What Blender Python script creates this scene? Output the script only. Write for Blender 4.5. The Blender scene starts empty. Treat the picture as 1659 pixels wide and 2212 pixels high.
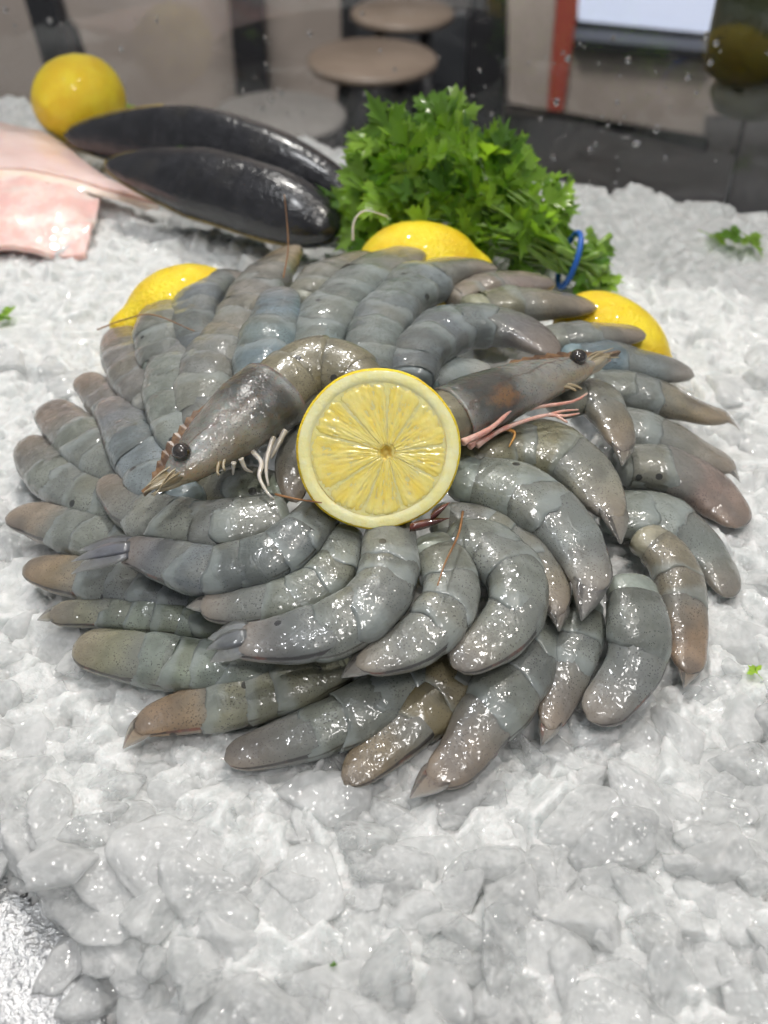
import bpy, bmesh, math, random
import numpy as np
from mathutils import Vector, Matrix, Euler, noise

# ------------------------------------------------------------------ camera
W_D, H_D = 1659.0, 2212.0          # photograph coordinates used for surveying
VFOV = math.radians(50.0)
F_PX = (H_D / 2) / math.tan(VFOV / 2)
PITCH = math.radians(40.0)
CAM = Vector((0.0, -0.329, 0.306))
sc = bpy.context.scene
cd = bpy.data.cameras.new('camera')
cam = bpy.data.objects.new('camera', cd)
sc.collection.objects.link(cam)
cam.location = CAM
cam.rotation_euler = (math.pi / 2 - PITCH, 0, 0)
cd.sensor_fit = 'VERTICAL'
cd.sensor_height = 24.0
cd.sensor_width = 18.0
cd.lens = 12.0 / math.tan(VFOV / 2)
cd.clip_start = 0.01
cd.clip_end = 60
cd.dof.use_dof = True
cd.dof.focus_distance = 0.395
cd.dof.aperture_fstop = cd.lens / 3.7
sc.camera = cam

# ------------------------------------------------------------------ world, lamps, exposure
w = bpy.data.worlds.new('World'); sc.world = w; w.use_nodes = True
w.node_tree.nodes['Background'].inputs[0].default_value = (0.93, 0.96, 1.0, 1)
w.node_tree.nodes['Background'].inputs[1].default_value = 0.33

def lamp(name, loc, target, energy, size, color=(1, 1, 1)):
    l = bpy.data.lights.new(name, 'AREA'); l.shape = 'DISK'
    l.size = size; l.energy = energy; l.color = color
    o = bpy.data.objects.new(name, l); sc.collection.objects.link(o)
    o.location = loc
    d = Vector(target) - Vector(loc)
    o.rotation_euler = d.to_track_quat('-Z', 'Y').to_euler()
    return o
lamp('ceiling_spot', (-0.18, 0.92, 1.62), (0, 0.12, 0), 16, 0.04, (1.0, 0.97, 0.92))
lamp('ceiling_spot', (0.42, 0.12, 1.70), (0.08, 0.15, 0), 10, 0.05, (1.0, 0.94, 0.86))
lamp('ceiling_spot', (-0.5, -0.05, 1.7), (-0.05, 0.15, 0), 6, 0.05, (0.96, 0.98, 1.0))
lamp('ceiling_spot', (0.18, -0.85, 1.60), (0, 0.1, 0), 9.5, 0.35, (1.0, 0.97, 0.93))
lamp('hall_spot', (-0.2, 1.3, 1.3), (0, 2.95, 0.1), 60, 0.5, (1.0, 0.95, 0.9))

sc.view_settings.view_transform = 'Standard'
sc.view_settings.look = 'None'
sc.view_settings.exposure = 0.0
sc.view_settings.gamma = 1.0
sc.render.engine = 'CYCLES'
sc.cycles.use_denoising = True
sc.cycles.max_bounces = 10
sc.cycles.diffuse_bounces = 7
sc.cycles.glossy_bounces = 3
sc.cycles.transmission_bounces = 9
sc.cycles.use_adaptive_sampling = True
sc.cycles.adaptive_threshold = 0.06
sc.cycles.adaptive_min_samples = 12
sc.cycles.transparent_max_bounces = 8
sc.cycles.sample_clamp_indirect = 6.0
sc.cycles.caustics_reflective = False
sc.cycles.caustics_refractive = False

# ------------------------------------------------------------------ helpers
RND = random.Random(7)
cp, sp = math.cos(PITCH), math.sin(PITCH)
AX_R = Vector((1, 0, 0)); AX_U = Vector((0, sp, cp)); AX_F = Vector((0, cp, -sp))
def ray(px, py):
    return AX_F + AX_R * ((px - W_D / 2) / F_PX) - AX_U * ((py - H_D / 2) / F_PX)
def at_z(px, py, z):
    r = ray(px, py); return CAM + r * ((z - CAM.z) / r.z)
def at_y(px, py, y):
    r = ray(px, py); return CAM + r * ((y - CAM.y) / r.y)
def depth(p):
    return (p - CAM).dot(AX_F)

C = sc.collection
def link(o, parent=None):
    C.objects.link(o)
    if parent is not None: o.parent = parent
    return o
def empty(name, loc, label=None, cat=None, group=None):
    o = bpy.data.objects.new(name, None); o.empty_display_size = 0.01
    o.location = loc; link(o); tag(o, label, cat, group); return o
def tag(o, label=None, cat=None, group=None, kind=None):
    if label: o['label'] = label
    if cat: o['category'] = cat
    if group: o['group'] = group
    if kind: o['kind'] = kind
    return o
def mesh(name, verts, faces, mat=None, parent=None, smooth=True, uv=None, origin=None):
    """verts in world space; origin (world) becomes the local zero."""
    me = bpy.data.meshes.new(name)
    og = Vector(origin) if origin is not None else (parent.location.copy() if parent is not None else Vector((0, 0, 0)))
    me.from_pydata([(v[0] - og[0], v[1] - og[1], v[2] - og[2]) for v in verts], [], faces)
    if uv is not None:
        l = me.uv_layers.new(name='UVMap')
        vi = np.empty(len(me.loops), dtype=np.int32); me.loops.foreach_get('vertex_index', vi)
        l.data.foreach_set('uv', np.asarray(uv, dtype=np.float32)[vi].ravel())
    if smooth:
        me.polygons.foreach_set('use_smooth', [True] * len(me.polygons))
    if mat is not None: me.materials.append(mat)
    me.update()
    o = bpy.data.objects.new(name, me)
    if parent is None: o.location = og
    return link(o, parent)
def box(name, lo, hi, mat, parent=None, bev=0.0, rotz=0, origin=None):
    bm = bmesh.new(); bmesh.ops.create_cube(bm, size=1)
    s = [hi[i] - lo[i] for i in range(3)]; c = [(hi[i] + lo[i]) / 2 for i in range(3)]
    for v in bm.verts: v.co = Vector((v.co.x * s[0], v.co.y * s[1], v.co.z * s[2]))
    if bev: bmesh.ops.bevel(bm, geom=bm.edges[:] , offset=bev, segments=2, affect='EDGES', profile=0.5)
    me = bpy.data.meshes.new(name); bm.to_mesh(me); bm.free()
    me.materials.append(mat)
    o = bpy.data.objects.new(name, me)
    o.location = Vector(c) - (parent.location if parent is not None else Vector((0, 0, 0)))
    o.rotation_euler.z = rotz
    return link(o, parent)
def tube(pts, radii, n=8, cap=True):
    """simple round tube -> verts, faces"""
    V, Fc = [], []
    P = [Vector(p) for p in pts]
    up = Vector((0.13, 0.21, 1)).normalized()
    for i, p in enumerate(P):
        t = (P[min(i + 1, len(P) - 1)] - P[max(i - 1, 0)])
        if t.length < 1e-9: t = Vector((0, 0, 1))
        t.normalize()
        a = t.cross(up)
        if a.length < 1e-4: a = t.cross(Vector((1, 0, 0)))
        a.normalize(); b = a.cross(t)
        for k in range(n):
            th = 2 * math.pi * k / n
            V.append(p + (a * math.cos(th) + b * math.sin(th)) * radii[i])
    for i in range(len(P) - 1):
        for k in range(n):
            Fc.append((i * n + k, i * n + (k + 1) % n, (i + 1) * n + (k + 1) % n, (i + 1) * n + k))
    if cap:
        Fc.append(tuple(range(n))[::-1]); m = (len(P) - 1) * n
        Fc.append(tuple(m + k for k in range(n)))
    return V, Fc
def catmull(pts, n):
    """resample points (any dimension, list of Vectors) uniformly to n+1 samples"""
    P = [Vector(p) for p in pts]
    P = [P[0] * 2 - P[1]] + P + [P[-1] * 2 - P[-2]]
    out = []
    for i in range(1, len(P) - 2):
        for k in range(24):
            t = k / 24
            a, b, c, d = P[i - 1], P[i], P[i + 1], P[i + 2]
            out.append(0.5 * ((2 * b) + (c - a) * t + (2 * a - 5 * b + 4 * c - d) * t * t + (3 * b - a - 3 * c + d) * t ** 3))
    out.append(P[-2])
    L = [0.0]
    for i in range(1, len(out)): L.append(L[-1] + (out[i] - out[i - 1]).length)
    res = []; j = 0
    for i in range(n + 1):
        d = L[-1] * i / n
        while j < len(L) - 2 and L[j + 1] < d: j += 1
        f = (d - L[j]) / max(L[j + 1] - L[j], 1e-9)
        res.append(out[j].lerp(out[j + 1], min(max(f, 0), 1)))
    return res, L[-1]

# ------------------------------------------------------------------ materials
def newmat(name):
    m = bpy.data.materials.new(name); m.use_nodes = True
    nt = m.node_tree; b = nt.nodes['Principled BSDF']
    return m, nt, b
class NB:
    def __init__(s, nt): s.nt = nt
    def n(s, t, **kw):
        x = s.nt.nodes.new(t)
        for k, v in kw.items(): setattr(x, k, v)
        return x
    def l(s, a, b): s.nt.links.new(a, b)
    def math(s, op, a, b=None, c=None):
        x = s.n('ShaderNodeMath', operation=op)
        for i, v in enumerate((a, b, c)):
            if v is None: continue
            if isinstance(v, (int, float)): x.inputs[i].default_value = v
            else: s.l(v, x.inputs[i])
        return x.outputs[0]
    def mix(s, f, a, b, mode='MIX'):
        x = s.n('ShaderNodeMix', data_type='RGBA', blend_type=mode)
        for sock, v in ((x.inputs[0], f), (x.inputs[6], a), (x.inputs[7], b)):
            if isinstance(v, (int, float)): sock.default_value = v
            elif isinstance(v, tuple): sock.default_value = v if len(v) == 4 else v + (1,)
            else: s.l(v, sock)
        return x.outputs[2]
    def rng(s, v, a, b, c=0.0, d=1.0, smooth=True):
        x = s.n('ShaderNodeMapRange'); x.clamp = True
        if smooth: x.interpolation_type = 'SMOOTHSTEP'
        s.l(v, x.inputs[0])
        for i, q in enumerate((a, b, c, d)): x.inputs[i + 1].default_value = q
        return x.outputs[0]
    def noise(s, vec, scale, detail=2, rough=0.5, dist=0.0):
        x = s.n('ShaderNodeTexNoise'); s.l(vec, x.inputs['Vector'])
        x.inputs['Scale'].default_value = scale; x.inputs['Detail'].default_value = detail
        x.inputs['Roughness'].default_value = rough; x.inputs['Distortion'].default_value = dist
        return x.outputs[0]
    def voro(s, vec, scale, feature='F1', rand=1.0):
        x = s.n('ShaderNodeTexVoronoi', feature=feature); s.l(vec, x.inputs['Vector'])
        x.inputs['Scale'].default_value = scale; x.inputs['Randomness'].default_value = rand
        return x.outputs[0]
    def bump(s, h, strength, dist, normal=None):
        x = s.n('ShaderNodeBump'); x.inputs['Strength'].default_value = strength
        x.inputs['Distance'].default_value = dist; s.l(h, x.inputs['Height'])
        if normal is not None: s.l(normal, x.inputs['Normal'])
        return x.outputs[0]
def objvec(nb):
    tc = nb.n('ShaderNodeTexCoord'); oi = nb.n('ShaderNodeObjectInfo')
    v = nb.n('ShaderNodeVectorMath', operation='MULTIPLY_ADD')
    nb.l(oi.outputs['Random'], v.inputs[0]); v.inputs[1].default_value = (3.1, 1.7, 2.3)
    nb.l(tc.outputs['Object'], v.inputs[2])
    return v.outputs[0], oi, tc

def shell_mat(name, tail=False, flesh=False):
    m, nt, b = newmat(name); nb = NB(nt)
    vec, oi, tc = objvec(nb)
    uv = nb.n('ShaderNodeSeparateXYZ'); nb.l(tc.outputs['UV'], uv.inputs[0])
    u, v = uv.outputs[0], uv.outputs[1]
    hs = nb.n('ShaderNodeHueSaturation'); hs.inputs['Saturation'].default_value = 1.25; nb.l(oi.outputs['Color'], hs.inputs['Color']); col = hs.outputs[0]
    n1 = nb.noise(vec, 90, 3, 0.6); n2 = nb.noise(vec, 260, 3, 0.6); n3 = nb.noise(vec, 35, 2)
    base = nb.mix(nb.rng(n1, 0.35, 0.7), nb.mix(1.0, col, (0.90, 0.91, 0.89), 'MULTIPLY'), nb.mix(1.0, col, (1.36, 1.37, 1.36), 'MULTIPLY'))
    base = nb.mix(nb.math('MULTIPLY', nb.rng(n3, 0.5, 0.75), 0.25), base, (0.34, 0.30, 0.20))
    if tail:
        base = nb.mix(nb.rng(nb.math('ADD', u, nb.math('MULTIPLY', nb.math('SUBTRACT', n1, 0.5), 0.3)), 0.02, 0.55, 0.75, 0.0), base, (0.245, 0.255, 0.24))
    if not flesh:
        # chromatophore speckles
        d = nb.voro(vec, 1050)
        size = nb.rng(n1, 0.3, 0.75, 0.16, 0.36)
        dots = nb.math('LESS_THAN', d, size)
        dens = nb.rng(n2, 0.3, 0.6, 0.35, 1.0)
        dots = nb.math('MULTIPLY', dots, dens)
        if not tail:
            e = nb.math('ADD', u, nb.math('MULTIPLY', nb.math('SUBTRACT', n1, 0.5), 0.5))
            wv = nb.math('SINE', nb.math('ADD', nb.math('MULTIPLY', v, 6.283), nb.math('MULTIPLY', oi.outputs['Random'], 6.0)))
            e = nb.math('ADD', e, nb.math('MULTIPLY', wv, 0.16))
            band = nb.rng(e, 0.66, 0.90)
            dots = nb.math('MULTIPLY', dots, nb.math('SUBTRACT', 1.0, band))
            base = nb.mix(nb.math('MULTIPLY', band, 0.5), base, (0.38, 0.42, 0.415))
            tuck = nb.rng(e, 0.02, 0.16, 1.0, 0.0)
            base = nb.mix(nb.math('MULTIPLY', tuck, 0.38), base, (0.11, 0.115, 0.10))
        base = nb.mix(nb.math('MULTIPLY', dots, 0.62), base, (0.030, 0.030, 0.032))
        if tail:
            # brownish-pink tail end and dark red rim on the lower margin
            base = nb.mix(nb.math('MULTIPLY', nb.rng(u, 0.35, 1.0), 0.5), base, (0.37, 0.285, 0.225))
            blot = nb.math('MULTIPLY', nb.rng(n3, 0.48, 0.62), nb.rng(u, 0.1, 0.5))
            base = nb.mix(nb.math('MULTIPLY', blot, 0.45), base, (0.10, 0.10, 0.11))
            ed = nb.math('ABSOLUTE', nb.math('SUBTRACT', v, 0.452))
            rim = nb.rng(nb.math('ADD', ed, nb.math('MULTIPLY', nb.math('SUBTRACT', n2, 0.5), 0.02)), 0.012, 0.028, 1.0, 0.0)
            rcol = nb.mix(nb.rng(n1, 0.52, 0.68), (0.04, 0.034, 0.036), (0.26, 0.075, 0.045))
            base = nb.mix(nb.math('MULTIPLY', rim, 0.85), base, rcol)
        else:
            ed = nb.math('ABSOLUTE', nb.math('SUBTRACT', v, 0.455))
            rim = nb.rng(ed, 0.004, 0.014, 1.0, 0.0)
            rim = nb.math('MULTIPLY', rim, nb.rng(nb.noise(vec, 50, 1), 0.5, 0.6))
            base = nb.mix(nb.math('MULTIPLY', rim, 0.7), base, (0.05, 0.04, 0.03))
    base = nb.mix(1.0, base, (0.74, 0.75, 0.745), 'MULTIPLY')
    sp_ = nb.math('LESS_THAN', nb.voro(vec, 48), 0.075)
    base = nb.mix(nb.math('MULTIPLY', sp_, 0.85), base, (0.012, 0.012, 0.014))
    nb.l(base, b.inputs['Base Color'])
    b.inputs['Roughness'].default_value = 0.34
    b.inputs['IOR'].default_value = 1.42
    b.inputs['Subsurface Weight'].default_value = 0.85
    b.inputs['Subsurface Radius'].default_value = (1.0, 0.95, 0.8)
    b.inputs['Subsurface Scale'].default_value = 0.0050
    b.inputs['Coat Weight'].default_value = 1.0
    b.inputs['Coat Roughness'].default_value = 0.125
    b.inputs['Coat IOR'].default_value = 1.45
    h = nb.math('ADD', nb.math('MULTIPLY', nb.noise(vec, 170, 3, 0.6, 0.8), 1.6), nb.math('MULTIPLY', nb.noise(vec, 620, 2, 0.5), 0.28))
    bm1 = nb.bump(h, 0.16, 0.0022)
    nb.l(bm1, b.inputs['Normal'])
    nb.l(nb.bump(nb.math('ADD', nb.noise(vec, 300, 1, 0.4, 0.3), nb.math('MULTIPLY', nb.noise(vec, 110, 1), 1.2)), 0.5, 0.0018), b.inputs['Coat Normal'])
    return m

M = {}
M['shell'] = shell_mat('shrimp_shell')
M['tail'] = shell_mat('shrimp_tail_shell', tail=True)
M['flesh'] = shell_mat('shrimp_flesh', flesh=True)

def simple(name, col, rough=0.5, **kw):
    m, nt, b = newmat(name)
    b.inputs['Base Color'].default_value = col + (1,)
    b.inputs['Roughness'].default_value = rough
    for k, v in kw.items(): b.inputs[k.replace('_', ' ')].default_value = v
    return m
def noisy(name, c1, c2, scale, rough=0.5, bump=0.0, bscale=None, bdist=0.001, sss=0.0, sscale=0.003, coat=0.0, detail=3, lo=0.35, hi=0.65, metallic=0.0):
    m, nt, b = newmat(name); nb = NB(nt)
    vec, oi, tc = objvec(nb)
    nb.l(nb.mix(nb.rng(nb.noise(vec, scale, detail, 0.6), lo, hi), c1, c2), b.inputs['Base Color'])
    b.inputs['Roughness'].default_value = rough; b.inputs['Metallic'].default_value = metallic
    if sss:
        b.inputs['Subsurface Weight'].default_value = sss; b.inputs['Subsurface Scale'].default_value = sscale
        b.inputs['Subsurface Radius'].default_value = (1, 0.9, 0.7)
    if coat:
        b.inputs['Coat Weight'].default_value = coat; b.inputs['Coat Roughness'].default_value = 0.06
    if bump:
        nb.l(nb.bump(nb.noise(vec, bscale or scale, 3, 0.6), bump, bdist), b.inputs['Normal'])
    return m

def ice_mat(name, clear):
    """wet crushed ice: milky inside, partly clear, glossy and pitted outside"""
    m, nt, b = newmat(name); nb = NB(nt)
    vec, oi, tc = objvec(nb)
    n1 = nb.noise(vec, 130, 2, 0.65); n2 = nb.noise(vec, 450, 2, 0.7)
    c = nb.mix(nb.rng(n1, 0.3, 0.7), ((0.94, 0.945, 0.945) if clear else (0.56, 0.575, 0.57)), ((0.985, 0.986, 0.983) if clear else (0.72, 0.725, 0.72)))
    nb.l(c, b.inputs['Base Color'])
    b.inputs['Roughness'].default_value = 0.3
    b.inputs['Specular IOR Level'].default_value = 0.1
    b.inputs['Subsurface Weight'].default_value = 0.0 if clear else 1.0
    b.inputs['Subsurface Radius'].default_value = (0.92, 1.0, 1.0)
    b.inputs['Subsurface Scale'].default_value = 0.004 if clear else 0.007
    nb.l(nb.bump(nb.math('ADD', n2, nb.math('MULTIPLY', n1, 1.2)), 0.5, 0.0014), b.inputs['Normal'])
    sh = b.outputs[0]
    if clear:
        tp = nb.n('ShaderNodeBsdfTransparent'); tp.inputs[0].default_value = (0.98, 0.99, 0.99, 1)
        rf = nb.n('ShaderNodeBsdfRefraction'); rf.inputs['Color'].default_value = (0.98, 0.99, 0.99, 1)
        rf.inputs['Roughness'].default_value = 0.10; rf.inputs['IOR'].default_value = 1.2
        nb.l(nb.bump(n1, 0.6, 0.003), rf.inputs['Normal'])
        cl = nb.n('ShaderNodeMixShader'); cl.inputs[0].default_value = 0.14; nb.l(tp.outputs[0], cl.inputs[1]); nb.l(rf.outputs[0], cl.inputs[2])
        tl = nb.n('ShaderNodeBsdfTranslucent'); nb.l(c, tl.inputs[0])
        ml = nb.n('ShaderNodeMixShader'); ml.inputs[0].default_value = 0.42; nb.l(b.outputs[0], ml.inputs[1]); nb.l(tl.outputs[0], ml.inputs[2])
        mx = nb.n('ShaderNodeMixShader'); nb.l(ml.outputs[0], mx.inputs[1]); nb.l(cl.outputs[0], mx.inputs[2])
        nb.l(nb.math('MULTIPLY', nb.rng(oi.outputs['Random'], 0, 1, 0.34, 0.70, smooth=False), nb.rng(n1, 0.35, 0.65, 1.15, 0.7)), mx.inputs[0])
        sh = mx.outputs[0]
    gl = nb.n('ShaderNodeBsdfGlossy'); gl.inputs['Roughness'].default_value = 0.075
    nb.l(nb.bump(nb.noise(vec, 480, 1, 0.5), 1.0, 0.0026), gl.inputs['Normal'])
    top = nb.n('ShaderNodeMixShader'); top.inputs[0].default_value = 0.12; nb.l(sh, top.inputs[1]); nb.l(gl.outputs[0], top.inputs[2])
    nb.l(top.outputs[0], nt.nodes['Material Output'].inputs['Surface'])
    return m
M['ice'] = ice_mat('ice_chunk', True); M['bed'] = ice_mat('crushed_ice', False)
M['lemon'] = noisy('lemon_rind', (0.84, 0.57, 0.010), (0.92, 0.72, 0.03), 55, 0.33, 0.8, 620, 0.0020, sss=0.25, sscale=0.003, coat=0.25)
M['pith'] = noisy('lemon_pith', (0.98, 0.85, 0.36), (0.98, 0.90, 0.50), 160, 0.45, 0.3, 700, 0.001, sss=0.6, sscale=0.004, coat=0.3)
def pulp_mat():
    m, nt, b = newmat('lemon_pulp'); nb = NB(nt)
    tc = nb.n('ShaderNodeTexCoord'); uvs = tc.outputs['UV']
    mp = nb.n('ShaderNodeMapping'); nb.l(uvs, mp.inputs['Vector']); mp.inputs['Scale'].default_value = (2.6, 34.0, 1)
    vz = nb.n('ShaderNodeTexVoronoi', feature='F1'); nb.l(mp.outputs[0], vz.inputs['Vector']); vz.inputs['Scale'].default_value = 1.0
    vec, oi, t2 = objvec(nb)
    n = nb.noise(vec, 160, 3, 0.6)
    k = nb.math('ADD', nb.math('MULTIPLY', vz.outputs[0], 0.7), nb.math('MULTIPLY', n, 0.6))
    nb.l(nb.mix(nb.rng(k, 0.35, 0.95), (0.97, 0.73, 0.14), (0.98, 0.81, 0.27)), b.inputs['Base Color'])
    b.inputs['Roughness'].default_value = 0.16
    b.inputs['Subsurface Weight'].default_value = 0.5; b.inputs['Subsurface Scale'].default_value = 0.004
    b.inputs['Subsurface Radius'].default_value = (1, 0.9, 0.6)
    b.inputs['Coat Weight'].default_value = 1.0; b.inputs['Coat Roughness'].default_value = 0.04
    h = nb.math('ADD', vz.outputs[0], nb.math('MULTIPLY', nb.noise(vec, 700, 2), 0.7))
    bn = nb.bump(h, 0.17, 0.0015); nb.l(bn, b.inputs['Normal']); nb.l(bn, b.inputs['Coat Normal'])
    return m
M['pulp'] = pulp_mat()
M['membrane'] = noisy('lemon_membrane', (0.94, 0.80, 0.28), (0.96, 0.85, 0.38), 200, 0.35, 0.4, 500, 0.001, sss=0.6, sscale=0.004, coat=0.5)
M['lemon_core'] = noisy('lemon_core', (0.66, 0.47, 0.06), (0.80, 0.66, 0.22), 240, 0.4, 0.4, 500, 0.001, sss=0.5)
def leaf_mat():
    m, nt, b = newmat('parsley_leaf'); nb = NB(nt)
    vec, oi, tc = objvec(nb)
    r = oi.outputs['Random']
    c = nb.mix(nb.math('POWER', r, 1.4), (0.055, 0.16, 0.011), (0.40, 0.62, 0.07))
    c = nb.mix(nb.math('MULTIPLY', nb.rng(nb.noise(vec, 140, 3), 0.4, 0.7), 0.4), c, (0.22, 0.38, 0.06))
    nb.l(c, b.inputs['Base Color'])
    b.inputs['Roughness'].default_value = 0.33
    b.inputs['Coat Weight'].default_value = 0.35; b.inputs['Coat Roughness'].default_value = 0.1
    nb.l(nb.bump(nb.noise(vec, 350, 3), 0.5, 0.0015), b.inputs['Normal'])
    tr = nb.n('ShaderNodeBsdfTranslucent'); nb.l(nb.mix(1.0, c, (1.9, 2.0, 0.9), 'MULTIPLY'), tr.inputs[0])
    mx = nb.n('ShaderNodeMixShader'); mx.inputs[0].default_value = 0.38
    out = nt.nodes['Material Output']
    nb.l(b.outputs[0], mx.inputs[1]); nb.l(tr.outputs[0], mx.inputs[2]); nb.l(mx.outputs[0], out.inputs['Surface'])
    return m
M['leaf'] = leaf_mat()
M['stem'] = noisy('parsley_stem', (0.10, 0.20, 0.025), (0.20, 0.32, 0.06), 120, 0.35, sss=0.2)
M['band'] = simple('blue_rubber', (0.012, 0.10, 0.42), 0.45)
def mussel_mat():
    m, nt, b = newmat('mussel_shell'); nb = NB(nt)
    tc = nb.n('ShaderNodeTexCoord'); vec, oi, t2 = objvec(nb)
    sx = nb.n('ShaderNodeSeparateXYZ'); nb.l(tc.outputs['UV'], sx.inputs[0])
    ln = nb.math('SINE', nb.math('ADD', nb.math('MULTIPLY', sx.outputs[1], 95.0), nb.math('MULTIPLY', nb.noise(vec, 40, 2), 9.0)))
    n = nb.noise(vec, 90, 4, 0.65)
    c = nb.mix(nb.rng(n, 0.35, 0.7), (0.006, 0.006, 0.008), (0.020, 0.020, 0.024))
    c = nb.mix(nb.math('MULTIPLY', nb.rng(nb.noise(vec, 25, 3), 0.55, 0.75), 0.5), c, (0.040, 0.036, 0.030))
    nb.l(c, b.inputs['Base Color'])
    b.inputs['Roughness'].default_value = 0.24
    b.inputs['Coat Weight'].default_value = 0.35; b.inputs['Coat Roughness'].default_value = 0.16
    nb.l(nb.bump(nb.math('ADD', nb.math('MULTIPLY', ln, 0.05), nb.math('ADD', n, nb.noise(vec, 320, 2))), 0.35, 0.0018), b.inputs['Normal'])
    return m
M['mussel'] = mussel_mat()
M['mussel_edge'] = noisy('mussel_edge', (0.14, 0.10, 0.03), (0.30, 0.22, 0.06), 60, 0.4, coat=0.3)
M['skin'] = noisy('fillet_skin', (0.72, 0.52, 0.49), (0.78, 0.63, 0.60), 22, 0.3, 0.3, 300, 0.001, sss=0.6, sscale=0.006, coat=0.6)
M['fish'] = noisy('fillet_flesh', (0.80, 0.50, 0.46), (0.84, 0.70, 0.65), 55, 0.32, 0.4, 260, 0.002, sss=0.7, sscale=0.006, coat=0.6)
M['fish_edge'] = noisy('fillet_edge', (0.78, 0.63, 0.52), (0.82, 0.70, 0.62), 50, 0.35, sss=0.5, coat=0.4)

# head materials
def carapace_mat(spot=False):
    m, nt, b = newmat('carapace'); nb = NB(nt)
    vec, oi, tc = objvec(nb)
    uv = nb.n('ShaderNodeSeparateXYZ'); nb.l(tc.outputs['UV'], uv.inputs[0])
    u, v = uv.outputs[0], uv.outputs[1]      # u 0 = snout .. 1 = rear margin ; v 0 dorsal .. 0.5 ventral
    n1 = nb.noise(vec, 80, 3, 0.6); n2 = nb.noise(vec, 240, 3, 0.6)
    c = nb.mix(nb.rng(n1, 0.3, 0.7), (0.20, 0.195, 0.175), (0.34, 0.335, 0.31))
    vd = nb.math('SUBTRACT', 0.5, nb.math('ABSOLUTE', nb.math('SUBTRACT', v, 0.5)))   # 0 dorsal .. 0.5 ventral
    rear = nb.math('MULTIPLY', nb.rng(nb.math('ADD', u, nb.math('MULTIPLY', nb.math('SUBTRACT', n1, 0.5), 0.25)), 0.58, 0.72), nb.rng(u, 0.90, 0.99, 1.0, 0.15))
    c = nb.mix(nb.math('MULTIPLY', rear, 0.85), c, (0.040, 0.038, 0.034))
    c = nb.mix(nb.rng(vd, 0.0, 0.07, 0.8, 0.0), c, (0.085, 0.045, 0.022))
    c = nb.mix(nb.math('MULTIPLY', nb.rng(vd, 0.26, 0.4), nb.rng(u, 0.7, 0.2)), c, (0.36, 0.28, 0.17))
    if spot:
        du = nb.math('MULTIPLY', nb.math('SUBTRACT', u, 0.76), 2.4); dv = nb.math('MULTIPLY', nb.math('SUBTRACT', vd, 0.33), 4.0)
        dd = nb.math('ADD', nb.math('SQRT', nb.math('ADD', nb.math('MULTIPLY', du, du), nb.math('MULTIPLY', dv, dv))), nb.math('MULTIPLY', nb.math('SUBTRACT', n2, 0.5), 0.5))
        c = nb.mix(nb.rng(dd, 0.05, 0.34, 0.55, 0.0), c, (0.36, 0.17, 0.05))
    gr = nb.math('ABSOLUTE', nb.math('SUBTRACT', nb.math('ADD', vd, nb.math('MULTIPLY', n1, 0.16)), nb.math('ADD', 0.20, nb.math('MULTIPLY', u, 0.20))))
    c = nb.mix(nb.math('MULTIPLY', nb.rng(gr, 0.004, 0.014, 0.6, 0.0), nb.rng(u, 0.15, 0.3)), c, (0.10, 0.065, 0.045))
    c = nb.mix(nb.math('MULTIPLY', nb.rng(nb.noise(vec, 60, 2), 0.52, 0.7), 0.45), c, (0.38, 0.40, 0.42))
    c = nb.mix(1.0, c, (0.72, 0.72, 0.71), 'MULTIPLY')
    dots = nb.math('LESS_THAN', nb.voro(vec, 1100), nb.rng(n2, 0.3, 0.7, 0.1, 0.32))
    c = nb.mix(nb.math('MULTIPLY', dots, 0.65), c, (0.04, 0.036, 0.032))
    nb.l(c, b.inputs['Base Color'])
    b.inputs['Roughness'].default_value = 0.3
    b.inputs['Subsurface Weight'].default_value = 0.4; b.inputs['Subsurface Scale'].default_value = 0.003
    b.inputs['Coat Weight'].default_value = 0.9; b.inputs['Coat Roughness'].default_value = 0.06
    h = nb.math('ADD', nb.noise(vec, 120, 3), nb.math('MULTIPLY', nb.noise(vec, 700, 2), 0.3))
    nb.l(nb.bump(h, 0.25, 0.0018), b.inputs['Normal']); nb.l(nb.bump(nb.noise(vec, 300, 2, 0.5), 0.8, 0.0022), b.inputs['Coat Normal'])
    return m
M['carapace'] = carapace_mat(); M['carapace_spot'] = carapace_mat(True)
M['rostrum'] = noisy('rostrum', (0.07, 0.035, 0.018), (0.20, 0.11, 0.05), 200, 0.3, coat=0.7)
M['eye'] = noisy('shrimp_eye', (0.010, 0.008, 0.007), (0.045, 0.035, 0.03), 500, 0.18, coat=1.0)
M['scale'] = noisy('antenna_scale', (0.26, 0.20, 0.11), (0.36, 0.31, 0.22), 120, 0.3, sss=0.4, coat=0.7)
M['leg_pale'] = noisy('leg_pale', (0.48, 0.44, 0.38), (0.60, 0.55, 0.50), 150, 0.3, sss=0.6, coat=0.8)
M['leg_pink'] = noisy('leg_pink', (0.55, 0.25, 0.20), (0.66, 0.42, 0.36), 150, 0.3, sss=0.6, coat=0.8)
M['orange'] = noisy('orange_gill', (0.50, 0.20, 0.03), (0.60, 0.30, 0.07), 150, 0.3, sss=0.5, coat=0.7)
M['whisker'] = noisy('whisker', (0.20, 0.085, 0.03), (0.34, 0.17, 0.07), 120, 0.35, coat=0.5)
M['red_shell'] = noisy('red_shell', (0.06, 0.010, 0.006), (0.13, 0.022, 0.013), 150, 0.25, coat=1.0)

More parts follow.
